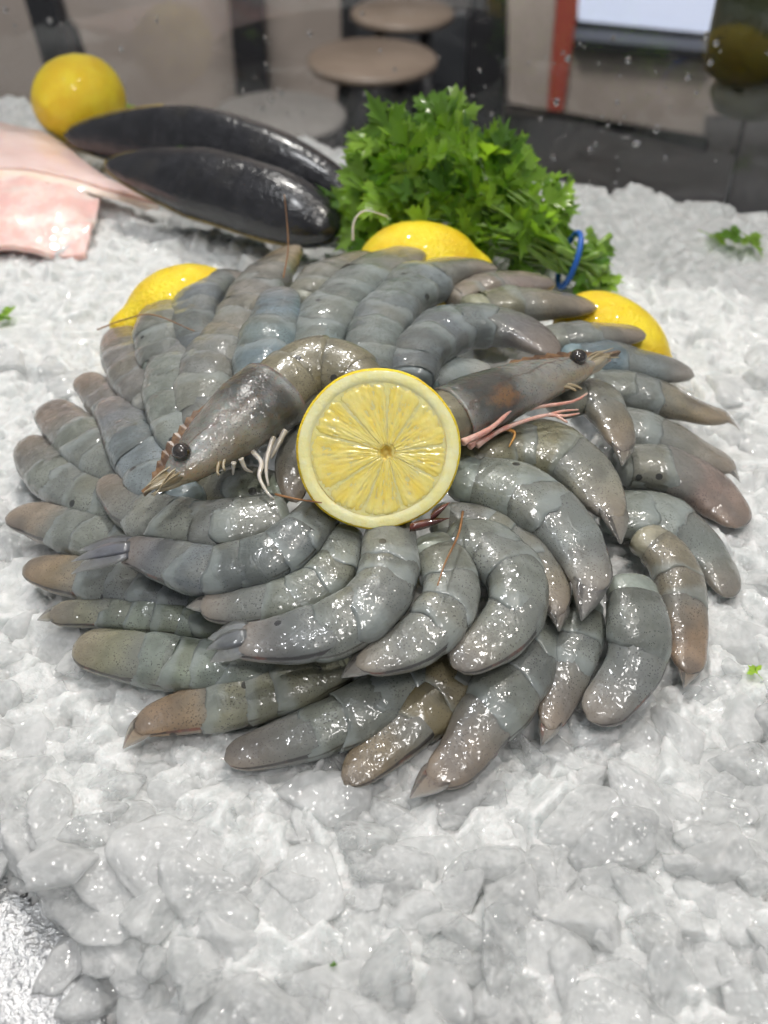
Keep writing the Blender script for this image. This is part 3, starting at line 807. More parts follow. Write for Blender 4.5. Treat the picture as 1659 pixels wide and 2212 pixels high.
# label, points tip -> inner, width px, z tip, z inner, colour, tail colour, options
TABLE = [
 ('grey shrimp with pale stub and red edge, frontmost tail right of centre', [(925,1690),(985,1645),(1040,1570),(1095,1490),(1135,1425),(1155,1350)], 132, .009,.020, GREY, PINK, dict(group=OUT, fan=.3)),
 ('yellowish brown shrimp with black spot, frontmost tail left of centre', [(745,1695),(800,1640),(880,1560),(950,1490),(990,1430),(1005,1370)], 122, .008,.018, BROWN, (0.27,0.225,0.17), dict(group=OUT, fan=.1)),
 ('long grey shrimp lying on ice, just left of the brown front shrimp', [(485,1640),(560,1618),(680,1580),(790,1528),(865,1475),(910,1430)], 112, .008,.019, GREY, (0.235,0.225,0.215), dict(group=OUT, fan=.1)),
 ('shrimp with orange tan tail and pointed tip, front left on ice', [(290,1580),(350,1552),(430,1532),(540,1505),(650,1468),(735,1435)], 106, .008,.020, (0.245,0.24,0.19), TAN, dict(group=OUT, fan=.3, fan_bend=0.15)),
 ('green grey shrimp with dark lower edge, left front above orange-tailed one', [(160,1392),(230,1408),(330,1428),(440,1438),(540,1440),(610,1430)], 108, .009,.020, GREEN, None, dict(group=OUT, fan=.05)),
 ('narrow pale shrimp with dark midline, left side beneath folded tail fans', [(105,1328),(170,1325),(250,1320),(340,1328),(430,1340),(500,1350)], 78, .011,.018, GREEN, None, dict(group=OUT, fan=.3, fan_open=.03)),
 ('bluish shrimp with orange-blotched blunt tail at the left edge', [(50,1225),(120,1238),(220,1252),(320,1268),(420,1290)], 94, .013,.020, (0.215,0.225,0.222), (0.31,0.25,0.19), dict(group=OUT, fan=.05)),
 ('leftmost shrimp, its brownish tail touching the left edge of the photo', [(12,1118),(80,1122),(170,1150),(260,1172),(350,1195)], 92, .015,.024, GREY, PINK, dict(group=OUT, fan=.05)),
 ('curved grey shrimp with dark rim at left, above the leftmost one', [(52,948),(88,1003),(150,1052),(240,1088),(330,1112)], 98, .017,.026, GREY, (0.235,0.22,0.195), dict(group=OUT, fan=.05)),
 ('shrimp with pinkish tail tip at left, second below the back-left corner shrimp', [(100,872),(145,925),(210,985),(275,1030)], 108, .020,.028, GREY, PINK, dict(group=OUT, fan=.05)),
 ('small purplish shrimp mostly hidden behind the blue one at left', [(172,812),(215,850),(265,905),(310,950)], 86, .024,.030, (0.235,0.22,0.22), PINK, dict(group=OUT, fan=.05)),
 ('brownish shrimp in front of the rear left lemon, whisker across its tail', [(258,705),(270,765),(300,822),(335,875)], 100, .030,.038, (0.225,0.215,0.205), (0.25,0.215,0.18), dict(group=OUT, fan=.05)),
 ('shrimp with frayed brown tail against the rear left lemon', [(372,625),(352,675),(345,730),(350,790)], 98, .040,.044, GREY, (0.25,0.21,0.16), dict(group=OUT, fan=.12)),
 ('strongly arched dark grey shrimp right of the rear left lemon', [(545,612),(480,605),(430,650),(415,710),(425,770)], 88, .042,.046, DARK, DARK, dict(group=OUT, fan=0)),
 ('shrimp with raised amber tail pointing at the mussels', [(635,530),(595,580),(555,632),(520,690),(500,740)], 92, .047,.050, (0.235,0.225,0.21), (0.29,0.235,0.165), dict(group=OUT, fan=.1)),
 ('slim grey shrimp at the back, just left of the rear middle lemon', [(800,545),(740,572),(690,605),(650,650)], 70, .049,.050, (0.24,0.235,0.215), None, dict(group=OUT, fan=.05)),
 ('blue grey shrimp whose tail overlaps the rear middle lemon', [(905,540),(850,572),(790,612),(740,655),(700,705),(682,765)], 104, .050,.056, (0.205,0.225,0.225), (0.25,0.235,0.21), dict(group=OUT, fan=.05)),
 ('grey shrimp curling from behind lemon half to the parsley stems', [(1075,580),(1000,580),(930,602),(870,645),(825,700),(802,765),(795,820)], 102, .049,.058, (0.21,0.228,0.232), (0.245,0.235,0.22), dict(group=OUT, fan=.05)),
 ('pinkish thin-shelled shrimp tail right below the blue rubber band', [(1200,612),(1120,612),(1050,622),(985,645)], 66, .045,.047, PINK, (0.32,0.26,0.23), dict(group=OUT, fan=.1)),
 ('olive shrimp with tail resting on the right rear lemon', [(1290,665),(1235,660),(1160,658),(1090,660),(1020,668)], 76, .043,.048, OLIVE, (0.28,0.24,0.185), dict(group=OUT, fan=.08)),
 ('grey shrimp with brown-rimmed tail across front of right rear lemon', [(1395,722),(1340,722),(1260,728),(1180,735)], 64, .038,.044, GREY, (0.25,0.225,0.205), dict(group=OUT, fan=.1)),
 ('blue grey shrimp pointing right, tail just below the right rear lemon', [(1500,812),(1440,798),(1360,785),(1290,775),(1230,772)], 78, .030,.040, BLUE, (0.215,0.235,0.235), dict(group=OUT, fan=.12)),
 ('pointed shrimp with yellow-brown tail tip at far right', [(1580,905),(1510,890),(1430,862),(1350,842),(1280,830)], 80, .023,.036, GREY, (0.29,0.25,0.20), dict(group=OUT, fan=.22, fan_open=.03)),
 ('shrimp with ragged translucent tail and whisker at the right edge', [(1590,1012),(1540,995),(1475,967),(1395,937),(1330,918)], 92, .019,.032, (0.25,0.255,0.245), (0.29,0.275,0.255), dict(group=OUT, fan=.2)),
 ('pink-tailed shrimp with blunt yellow tip at right, below ragged tail', [(1590,1140),(1565,1095),(1510,1046),(1435,1013),(1355,1005)], 104, .014,.028, (0.235,0.235,0.225), (0.30,0.24,0.215), dict(group=OUT, fan=.08)),
 ('pale green grey shrimp curving down at right, dark outer rim', [(1568,1290),(1556,1240),(1517,1188),(1456,1138),(1386,1115),(1320,1110)], 104, .010,.024, PALE, (0.25,0.265,0.25), dict(group=OUT, fan=.05)),
 ('brown pink shrimp with orange rim, lower right on the ice', [(1487,1455),(1486,1400),(1478,1330),(1468,1260),(1442,1202),(1395,1165)], 96, .009,.026, (0.26,0.235,0.195), (0.32,0.245,0.19), dict(group=OUT, fan=.2)),
 ('large grey shrimp with broad smooth tail, lower right front', [(1272,1555),(1312,1515),(1362,1450),(1380,1386),(1378,1330),(1362,1270)], 128, .012,.028, GREY, (0.225,0.232,0.222), dict(group=OUT, fan=.08)),
 ('speckled brown-tailed shrimp between the large grey and frontmost right ones', [(1183,1575),(1195,1540),(1213,1485),(1236,1428),(1252,1370),(1260,1310)], 100, .010,.022, GREY, (0.28,0.25,0.215), dict(group=OUT, fan=.25)),
 # rear rows over the outer ring
 ('short grey shrimp above arched dark one, its tail end down', [(535,668),(490,728),(455,798),(440,865),(445,920)], 108, .050,.050, (0.225,0.228,0.218), None, dict(group=MID, fan=.03)),
 ('bright blue grey shrimp standing behind the left head-on shrimp', [(606,622),(595,690),(570,770),(555,840)], 112, .058,.054, BLUE, (0.19,0.245,0.285), dict(group=MID, fan=.04)),
 ('pale shrimp pointing up, left of the short grey one', [(375,712),(372,780),(368,850),(388,925),(420,980)], 102, .045,.046, PALE, (0.265,0.27,0.265), dict(group=MID, fan=.05)),
 ('blue shrimp with frayed tail edge, above the left head-on shrimp snout', [(232,862),(270,920),(310,990),(350,1048),(400,1090)], 120, .034,.040, (0.215,0.235,0.245), (0.225,0.235,0.26), dict(group=MID, fan=.05)),
 ('dark grey arched shrimp directly behind the right head-on shrimp', [(1200,768),(1125,718),(1045,702),(965,716),(908,762),(890,815)], 98, .052,.058, DARK, (0.185,0.18,0.18), dict(group=MID, fan=0)),
 ('pale shrimp belly showing under the dark arched shrimp', [(1070,812),(1000,800),(930,820)], 75, .047,.050, (0.32,0.36,0.36), (0.34,0.37,0.37), dict(group=MID, fan=0)),
 # inner ring
 ('long pale shrimp right of the lemon half with folded claw-like fan', [(1283,1285),(1264,1215),(1222,1148),(1163,1093),(1090,1055),(1000,1030)], 124, .036,.046, PALE, (0.235,0.25,0.25), dict(group=INN, fan=.34, fan_bend=-0.3)),
 ('yellow-mottled shrimp above the long pale one with jelly tail end', [(1330,1125),(1297,1065),(1255,1012),(1195,978),(1115,965),(1010,985)], 108, .040,.048, (0.255,0.245,0.185), (0.26,0.255,0.225), dict(group=INN, fan=.3)),
 ('small speckled shrimp under the right head-on shrimp legs', [(1345,975),(1335,935),(1312,892),(1270,855),(1200,870)], 82, .044,.048, (0.24,0.235,0.205), None, dict(group=INN, fan=.25)),
 ('black-spotted grey shrimp tucked under the long pale one', [(1202,1330),(1195,1270),(1160,1212),(1105,1165),(1035,1138),(950,1125)], 92, .032,.040, (0.235,0.235,0.222), None, dict(group=INN, fan=.25, fan_bend=.2)),
 ('stout curled speckled shrimp ending blunt, right of the front middle', [(978,1440),(1015,1415),(1078,1368),(1115,1310),(1112,1245),(1060,1190),(990,1165)], 122, .034,.042, GREY, (0.26,0.265,0.25), dict(group=INN, fan=.1)),
 ('curled speckled shrimp with whisker and translucent tail, front middle', [(768,1437),(825,1418),(885,1393),(940,1352),(972,1295),(968,1235),(930,1180)], 112, .037,.043, (0.235,0.24,0.22), (0.29,0.295,0.285), dict(group=INN, fan=.25, fan_open=.05)),
 ('big shrimp bent from beneath lemon half to folded fan at left', [(505,1382),(580,1384),(660,1372),(735,1350),(795,1312),(832,1262),(842,1205),(845,1140)], 118, .040,.047, (0.215,0.222,0.212), (0.20,0.21,0.215), dict(group=INN, fan=.45, fan_open=.10, fan_bend=.15)),
 ('slim shrimp just above the big bent one, fan pointing left', [(432,1303),(490,1308),(560,1303),(630,1290),(688,1262),(725,1218),(745,1155)], 88, .037,.045, (0.225,0.235,0.215), (0.215,0.22,0.21), dict(group=INN, fan=.35)),
 ('darkest blue-black speckled shrimp with scissor-like open fan at left', [(262,1185),(310,1196),(380,1218),(450,1232),(520,1222),(590,1202),(645,1162),(690,1112)], 98, .036,.050, DARK, (0.155,0.16,0.175), dict(group=INN, fan=.9, fan_open=.08, fan_bend=.35)),
 ('speckled grey shrimp below the left head-on shrimp snout', [(222,1030),(255,1062),(300,1098),(370,1128),(450,1138),(530,1130),(600,1112)], 108, .034,.046, (0.23,0.235,0.222), (0.225,0.215,0.205), dict(group=INN, fan=.08)),
 ('shaded shrimp in the gap under the left head-on shrimp', [(350,1085),(440,1068),(530,1055),(610,1060)], 84, .036,.042, (0.205,0.215,0.185), None, dict(group=INN, fan=0)),
 ('smooth grey shrimp standing left beside the lemon half', [(640,1085),(632,1035),(640,985),(680,930)], 86, .044,.056, (0.225,0.232,0.228), None, dict(group=INN, fan=0)),
]
for i, (lab, pts, wd, zt, zi, col, tcol, kw) in enumerate(TABLE):
    shrimp(lab, pts, wd * 1.10, zt, zi, col, tcol, seed=i + 1, **kw)

# ------------------------------------------------------------------ head-on shrimps
def blade(base, direc, side, nrm, L, wd, mat, parent, name, thick=0.12, curve=0.0, tip=0.1):
    V, Fc = [], []
    n = 8
    for i in range(n + 1):
        u = i / n
        ww = wd * (math.sin(math.pi * (0.25 + 0.70 * u)) ** 0.8) * (1 - (1 - tip) * u ** 3)
        c = base + direc * (L * u) + nrm * (curve * L * u * u)
        for (a, z) in ((-1, 0), (0, thick), (1, 0), (0, -thick)):
            V.append(c + side * (a * ww) + nrm * (z * wd))
    for i in range(n):
        for k in range(4):
            Fc.append((i * 4 + k, i * 4 + (k + 1) % 4, (i + 1) * 4 + (k + 1) % 4, (i + 1) * 4 + k))
    Fc.append((n * 4, n * 4 + 1, n * 4 + 2, n * 4 + 3)); Fc.append((3, 2, 1, 0))
    return mesh(name, V, Fc, mat, parent)
def leg(pts, r0, mat, parent, name='leg', n=14):
    P, L = catmull([Vector(p) for p in pts], n)
    V, Fc = tube(P, [r0 * (1 - 0.6 * i / n) * (1.15 if i % 5 == 0 else 1) for i in range(n + 1)], 7)
    return mesh(name, V, Fc, mat, parent)

def head_on(label, axis, zs, widths, dors_up, abdomen, abd_w, abd_z, legs_mat, seed):
    """axis: photo points snout -> rear of the carapace, zs heights, widths px"""
    P3 = [at_z(px, py, z) for (px, py), z in zip(axis, zs)]
    n = 44
    P, Ln = catmull(P3, n)
    base = P[n // 2]
    root = empty('head_on_shrimp', (base.x, base.y, base.z - 0.015), label, 'shrimp', 'whole shrimps beside the lemon half')
    # cumulative fractions for width lookup
    cl = [0.0]
    for i in range(1, len(P3)): cl.append(cl[-1] + (P3[i] - P3[i - 1]).length)
    fx = [c / cl[-1] for c in cl]
    V, Fc, UV = [], [], []
    NRr = 36
    fr = []
    for i, p in enumerate(P):
        u = i / n
        t = (P[min(i + 1, n)] - P[max(i - 1, 0)]).normalized()
        v = (CAM - p).normalized()
        # lying on its side: the flank faces up and towards the viewer
        up = (Vector((0, 0, 1)) * 0.75 + v * 0.6).normalized()
        D = t.cross(up).normalized() * dors_up     # dorsal direction
        N = up - t * up.dot(t); N.normalize()
        wpx = float(np.interp(u, fx, widths))
        h = wpx * depth(p) / F_PX / 2
        fr.append((p, t, D, N, h))
        for j in range(NRr):
            th = 2 * math.pi * j / NRr
            c, s_ = math.cos(th), math.sin(th)
            keel = 1.0 + 0.10 * max(0, c) ** 8
            q = p + D * (h * c * keel) + N * (h * 0.72 * math.copysign(abs(s_) ** 0.92, s_))
            q += (q - p) * (0.04 * noise.noise(q * 90 + Vector((seed, 0, 0))))
            # a groove behind the eye region and a gill bulge
            q += (q - p) * (0.05 * math.exp(-((u - 0.72) / 0.15) ** 2) * max(0, s_))
            V.append(q); UV.append((u, j / NRr))
    for i in range(n):
        for j in range(NRr):
            a = i * NRr + j; b_ = i * NRr + (j + 1) % NRr
            Fc.append((a, b_, b_ + NRr, a + NRr))
    Fc.append(tuple(range(NRr))[::-1])
    b0 = len(V); p, t, D, N, h = fr[n]
    for j in range(NRr):
        q = V[n * NRr + j]; V.append(p + (q - p) * 0.86 - t * 0.0008); UV.append((1.0, j / NRr))
    for j in range(NRr):
        a = n * NRr + j; b_ = n * NRr + (j + 1) % NRr
        Fc.append((a, b_, b0 + (j + 1) % NRr, b0 + j))
    mesh('carapace', V, Fc, M['carapace_spot'] if seed == 5 else M['carapace'], root, uv=UV)
    # toothed rostrum along the back of the head
    V, Fc = [], []
    ks = list(range(-3, 30))
    for k in ks:
        i = max(k, 0)
        p, t, D, N, h = fr[i]
        if k < 0: p = p + t * (k * Ln / n * 1.1)
        u = (k + 3) / 32
        hh = 0.0024 * math.sin(math.pi * min(0.15 + u * 0.85, 1)) + 0.0005
        tooth = 0.0011 * ((k % 3) / 2.0) if 1 < k < 24 else 0
        top = p + D * (h * 1.04 + hh + tooth); bot = p + D * (h * 0.90)
        for q in (bot + N * 0.0016, top + N * 0.0006, bot - N * 0.0012): V.append(q)
    for i in range(len(ks) - 1):
        for k_ in range(3):
            Fc.append((i * 3 + k_, i * 3 + (k_ + 1) % 3, (i + 1) * 3 + (k_ + 1) % 3, (i + 1) * 3 + k_))
    Fc.append((2, 1, 0)); m0 = (len(ks) - 1) * 3; Fc.append((m0, m0 + 1, m0 + 2))
    mesh('rostrum', V, Fc, M['rostrum'], root, smooth=False)
    # eye on a stalk
    p, t, D, N, h = fr[int(n * 0.235)]
    er = 0.0036
    ec = p + D * (h * 0.35) + N * (h * 0.72 + er * 0.25)
    bm = bmesh.new(); bmesh.ops.create_uvsphere(bm, u_segments=20, v_segments=14, radius=er)
    for v_ in bm.verts: v_.co = Vector((v_.co.x, v_.co.y, v_.co.z * 0.92))
    me = bpy.data.meshes.new('eye'); bm.to_mesh(me); bm.free(); me.materials.append(M['eye'])
    me.polygons.foreach_set('use_smooth', [True] * len(me.polygons))
    st = leg([p + D * h * 0.2 + N * h * 0.3 + t * 0.003, ec], 0.0024, M['carapace'], root, 'eye_stalk', 5)
    eo = bpy.data.objects.new('eye', me); eo.location = ec - root.location; link(eo, st)
    # antennal scales and flagella stubs at the snout
    p, t, D, N, h = fr[int(n * 0.20)]
    rr = random.Random(seed)
    for (dd, ln, wd_, nn) in ((-0.25, 0.0165, 0.0032, 0.4), (-0.55, 0.0150, 0.0028, 0.15), (0.10, 0.0140, 0.0022, 0.35)):
        blade(p + D * (h * dd) + N * (h * nn), (-t + D * (0.12 - 0.1 * dd)).normalized(), D, N, ln, wd_, M['scale'], root, 'antenna_scale', 0.25)
    for k in range(4):
        s = p + D * (h * rr.uniform(-0.6, 0.4)) + N * (h * 0.5)
        e = s - t * rr.uniform(0.012, 0.018) + D * rr.uniform(-0.003, 0.003) + N * rr.uniform(-0.002, 0.002)
        leg([s, s.lerp(e, 0.5) + D * 0.001, e], 0.00055, M['scale'], root, 'antennule', 6)
    # mouthpart tufts
    p, t, D, N, h = fr[int(n * 0.38)]
    for k in range(2):
        s = p - D * (h * 0.80) + N * (h * 0.25) + t * (0.003 * k)
        e = s - D * 0.0045 - t * 0.005
        leg([s, s.lerp(e, 0.6) - t * 0.001, e], 0.0010, M['scale'], root, 'mouthpart', 6)
    # abdomen
    NRr = 28
    Pa = [at_z(px, py, z) for (px, py), z in zip(abdomen, abd_z)]
    nn = 60
    Q, La = catmull(Pa, nn)
    fra = []
    for i, p in enumerate(Q):
        t = (Q[min(i + 1, nn)] - Q[max(i - 1, 0)]).normalized()
        v = (CAM - p).normalized(); up = (Vector((0, 0, 1)) * 0.75 + v * 0.6).normalized()
        D = t.cross(up).normalized() * dors_up; N = (up - t * up.dot(t)).normalized()
        h = float(np.interp(i / nn, [0, 0.5, 1], abd_w)) * depth(p) / F_PX / 2
        fra.append((p, t, D, N, h))
    V, Fc = [], []
    for i in range(0, nn + 1, 3):
        p, t, D, N, h = fra[i]
        for j in range(16):
            th = 2 * math.pi * j / 16
            V.append(p + D * (h * .88 * math.cos(th)) + N * (h * .70 * math.sin(th)))
    rows = nn // 3
    for i in range(rows):
        for j in range(16):
            Fc.append((i * 16 + j, i * 16 + (j + 1) % 16, (i + 1) * 16 + (j + 1) % 16, (i + 1) * 16 + j))
    Fc.append(tuple(range(16))[::-1]); Fc.append(tuple(rows * 16 + j for j in range(16)))
    o = mesh('body', V, Fc, M['flesh'], root); o.color = (0.24, 0.23, 0.19, 1)
    nseg = 5
    for k in range(nseg):
        V, Fc, UV = [], [], []
        i0, i1 = nn * k / nseg, nn * (k + 1) / nseg
        hs = rr.uniform(0, 40)
        for a in range(15):
            u = a / 14
            f = i0 - 1 + (i1 + 2.4 - i0 + 1) * u
            ii = int(min(max(f, 0), nn - 1)); fa = min(max(f - ii, 0), 1)
            A, B = fra[ii], fra[ii + 1]
            for j in range(NRr):
                th = 2 * math.pi * j / NRr
                p = A[0].lerp(B[0], fa); D = A[2].lerp(B[2], fa); N = A[3].lerp(B[3], fa); h = A[4] * (1 - fa) + B[4] * fa
                kf = 0.95 + 0.085 * u - (0.13 if a == 14 else 0)
                q = p + D * (h * kf * math.cos(th)) + N * (h * 0.78 * kf * math.sin(th))
                q += (q - p) * 0.04 * noise.noise(q * 80 + Vector((hs, 0, 0)))
                V.append(q); UV.append((u * 0.80, j / NRr))
        for a in range(14):
            for j in range(NRr):
                c = a * NRr + j; d = a * NRr + (j + 1) % NRr
                Fc.append((c, d, d + NRr, c + NRr))
        o = mesh('shell_segment', V, Fc, M['shell'], root, uv=UV)
        o.color = (0.235, 0.215, 0.165, 1)
    return root, fr

h1, fr1 = head_on('whole shrimp with head and black eye left of the lemon half, snout pointing left',
    [(338,1056),(400,1008),(470,950),(540,892),(598,848)], [.060,.063,.066,.068,.069], [14,84,134,164,168], -1,
    [(585,862),(640,812),(700,792),(760,815),(800,870),(815,930)], [150,140,110], [.068,.070,.071,.070,.066,.06], M['leg_pale'], 3)
h2, fr2 = head_on('whole shrimp with head and pink legs right of the lemon half, snout pointing right',
    [(1318,775),(1240,800),(1150,828),(1060,862),(975,900)], [.060,.062,.064,.065,.066], [10,66,108,134,146], 1,
    [(985,895),(930,920),(880,940),(830,960)], [138,132,120], [.066,.065,.062,.058], M['leg_pink'], 5)
def leg_px(pts, z0, z1, r_, mat, parent, name='leg'):
    n = len(pts)
    leg([at_z(px, py, z0 + (z1 - z0) * i / (n - 1)) for i, (px, py) in enumerate(pts)], r_, mat, parent, name)
leg_px([(545,975),(565,1000),(560,1030),(578,1065),(592,1078)], .062, .054, .0011, M['leg_pale'], h1)
leg_px([(590,945),(578,985),(575,1020),(580,1050)], .064, .055, .0011, M['leg_pale'], h1)
leg_px([(520,990),(530,1012),(545,1020)], .064, .056, .0010, M['leg_pale'], h1)
leg_px([(505,1000),(503,1025)], .064, .058, .0009, M['leg_pale'], h1)
leg_px([(615,930),(600,962),(585,990)], .064, .058, .0013, M['leg_pale'], h1)
leg_px([(1015,965),(1060,930),(1140,885),(1235,868),(1268,850)], .060, .060, .0012, M['leg_pink'], h2)
leg_px([(1030,962),(1090,925),(1185,896),(1225,912)], .060, .060, .0012, M['leg_pink'], h2)
leg_px([(1185,896),(1220,898),(1252,893)], .060, .060, .0008, M['leg_pink'], h2)
leg_px([(1185,896),(1215,888),(1250,885)], .060, .060, .0007, M['leg_pink'], h2)
leg_px([(1085,925),(1112,935),(1100,965)], .059, .055, .0008, M['orange'], h2)
leg_px([(1000,955),(1060,925),(1110,880)], .0655, .0655, .0014, M['leg_pink'], h2)
# ------------------------------------------------------------------ lemons
def lathe_lemon(a=0.034, R=0.0295, nip=0.18, seed=0, n=40, m=28):
    V, Fc = [], []
    for i in range(n + 1):
        u = i / n; ph = math.pi * u
        x = -math.cos(ph) * a; rr = math.sin(ph) ** 0.92 * R
        k = math.exp(-((1 - u) / 0.085) ** 2); x += nip * a * k * 1.0; rr = rr + 0.004 * k * math.sin(ph) ** 0.3
        k2 = math.exp(-(u / 0.06) ** 2); x -= 0.05 * a * k2
        for j in range(m):
            th = 2 * math.pi * j / m
            q = Vector((x, rr * math.cos(th), rr * math.sin(th)))
            q *= 1 + 0.03 * noise.noise(q * 40 + Vector((seed * 7, 0, 0))) + 0.008 * noise.noise(q * 160 + Vector((seed, 0, 0)))
            V.append(q)
    for i in range(n):
        for j in range(m):
            Fc.append((i * m + j, i * m + (j + 1) % m, (i + 1) * m + (j + 1) % m, (i + 1) * m + j))
    return V, Fc
def lemon(label, c, a, R, rot, seed, nip=0.18):
    root = empty('lemon', (c[0], c[1], c[2] - R), label, 'lemon', 'uncut yellow lemons')
    V, Fc = lathe_lemon(a, R, nip, seed)
    mt = Euler(rot).to_matrix()
    o = mesh('rind', [Vector(c) + mt @ v for v in V], Fc, M['lemon'], root)
    # stem scar
    e = mt @ Vector((-a * 1.035, 0, 0))
    V2, F2 = tube([Vector(c) + e * 0.985, Vector(c) + e * 1.012], [0.0026, 0.0018], 9)
    mesh('stem_scar', V2, F2, M['stem'], o, origin=root.location)
    return root
c = at_z(172, 216, 0.032); lemon('whole yellow lemon behind the mussels at the back left', c, 0.034, 0.0305, (0.3, 0.2, 1.1), 1)
c = at_z(408, 682, 0.028); lemon('yellow lemon with pointed nub behind the rear left shrimps', c, 0.031, 0.0255, (0.0, -0.05, 3.6), 2, 0.30)
c = at_z(905, 590, 0.031); lemon('yellow lemon between the rear shrimps and the parsley', c, 0.033, 0.027, (0.0, 0.0, 0.1), 3)
c = at_z(1318, 738, 0.022); lemon('yellow lemon under the shrimps at the right rear', c, 0.030, 0.0225, (0.0, 0.30, -0.55), 4)

# lemon half: cut face towards the viewer, leaning back
LC = at_z(817, 972, 0.076)
fwd = (CAM - LC).normalized()
nrm = (fwd + Vector((0, 0, -0.10)) + Vector((0.03, 0, 0))).normalized()
ex = Vector((0, 0, 1)).cross(nrm).normalized(); ey = nrm.cross(ex)
RL = 177 * depth(LC) / F_PX
half = empty('lemon_half', LC - ey * RL, 'halved lemon with its juicy cut face to the viewer, on top of the shrimps', 'lemon half')
def LP(r_, th, z): return LC + (ex * math.cos(th) + ey * math.sin(th)) * (r_ * RL) + nrm * (z * RL)
def wob(th): return 1 + 0.012 * math.sin(2 * th + 1) + 0.008 * math.sin(3 * th + 2.2) + 0.004 * math.sin(7 * th)
nt_ = 96
V, Fc = [], []
prof = [(0.972, 0.0), (0.99, -0.012), (1.0, -0.04), (0.995, -0.18), (0.96, -0.38), (0.88, -0.58), (0.74, -0.76), (0.54, -0.90), (0.30, -0.985), (0.14, -1.05), (0.05, -1.10)]
for (rr_, z) in prof:
    for j in range(nt_):
        th = 2 * math.pi * j / nt_
        V.append(LP(rr_ * wob(th) * (1 + 0.004 * noise.noise(Vector((math.cos(th) * 9, math.sin(th) * 9, z * 9)))), th, z))
for i in range(len(prof) - 1):
    for j in range(nt_):
        Fc.append((i * nt_ + j, (i + 1) * nt_ + j, (i + 1) * nt_ + (j + 1) % nt_, i * nt_ + (j + 1) % nt_))
Fc.append(tuple((len(prof) - 1) * nt_ + j for j in range(nt_))[::-1])
mesh('rind', V, Fc, M['lemon'], half)
V, Fc = [], []
prof = [(0.974, -0.002), (0.955, 0.004), (0.90, 0.006), (0.83, 0.002), (0.815, -0.03), (0.80, -0.14), (0.4, -0.2)]
for (rr_, z) in prof:
    for j in range(nt_):
        th = 2 * math.pi * j / nt_
        V.append(LP(rr_ * wob(th) * (1 + 0.010 * noise.noise(Vector((math.cos(th) * 5, math.sin(th) * 5, 3))) * (rr_ < .9)), th, z + 0.004 * noise.noise(Vector((math.cos(th) * 30, math.sin(th) * 30, rr_ * 40)))))
for i in range(len(prof) - 1):
    for j in range(nt_):
        Fc.append((i * nt_ + j, (i + 1) * nt_ + j, (i + 1) * nt_ + (j + 1) % nt_, i * nt_ + (j + 1) % nt_))
Fc.append(tuple((len(prof) - 1) * nt_ + j for j in range(nt_))[::-1])
mesh('pith', V, Fc, M['pith'], half)
# pulp segments about an off-centre core
core = Vector((0.11, -0.03))
cuts = [0.10, 0.95, 1.55, 2.30, 2.85, 3.70, 4.30, 4.95, 5.75]
rl = random.Random(5)
for k in range(len(cuts)):
    a0 = cuts[k] + 0.010; a1 = (cuts[k + 1] if k + 1 < len(cuts) else cuts[0] + 2 * math.pi) - 0.010
    V, Fc, UV = [], [], []
    nr, na = 22, 26
    for i in range(nr + 1):
        for j in range(na + 1):
            u = i / nr; vq = j / na
            th = a0 + (a1 - a0) * vq
            # outward boundary in polar coordinates around the face centre
            lim = 0.822 - 0.05 * (abs(2 * vq - 1) ** 5)
            d = Vector((math.cos(th), math.sin(th)))
            # distance from core to the circle of radius lim
            bq = core.dot(d); rmax = -bq + math.sqrt(max(bq * bq - core.length_squared + lim * lim, 0))
            r0 = 0.085
            rr_ = r0 + (rmax - r0) * u
            xy = core + d * rr_
            edge = min(u, 1 - u, vq * 1.2, (1 - vq) * 1.2)
            z = -0.006 + 0.012 * min(edge / 0.05, 1) ** 0.6
            z += 0.012 * noise.noise(Vector((th * 22, rr_ * 6, k))) + 0.010 * noise.noise(Vector((xy.x * 40, xy.y * 40, k)))
            tq = math.atan2(xy.y, xy.x)
            V.append(LC + (ex * xy.x + ey * xy.y) * (RL * wob(tq)) + nrm * (z * RL)); UV.append((rr_, th / 6.28))
    for i in range(nr):
        for j in range(na):
            a = i * (na + 1) + j
            Fc.append((a, a + na + 1, a + na + 2, a + 1))
    # skirt so that every segment is a solid wedge
    rim = [j for j in range(na + 1)] + [i * (na + 1) + na for i in range(1, nr + 1)] + [nr * (na + 1) + j for j in range(na - 1, -1, -1)] + [i * (na + 1) for i in range(nr - 1, 0, -1)]
    b0 = len(V)
    for q in rim: V.append(V[q] - nrm * (0.12 * RL)); UV.append(UV[q])
    for i in range(len(rim)):
        Fc.append((rim[i], rim[(i + 1) % len(rim)], b0 + (i + 1) % len(rim), b0 + i))
    mesh('pulp_segment', V, Fc, M['pulp'], half, uv=UV)
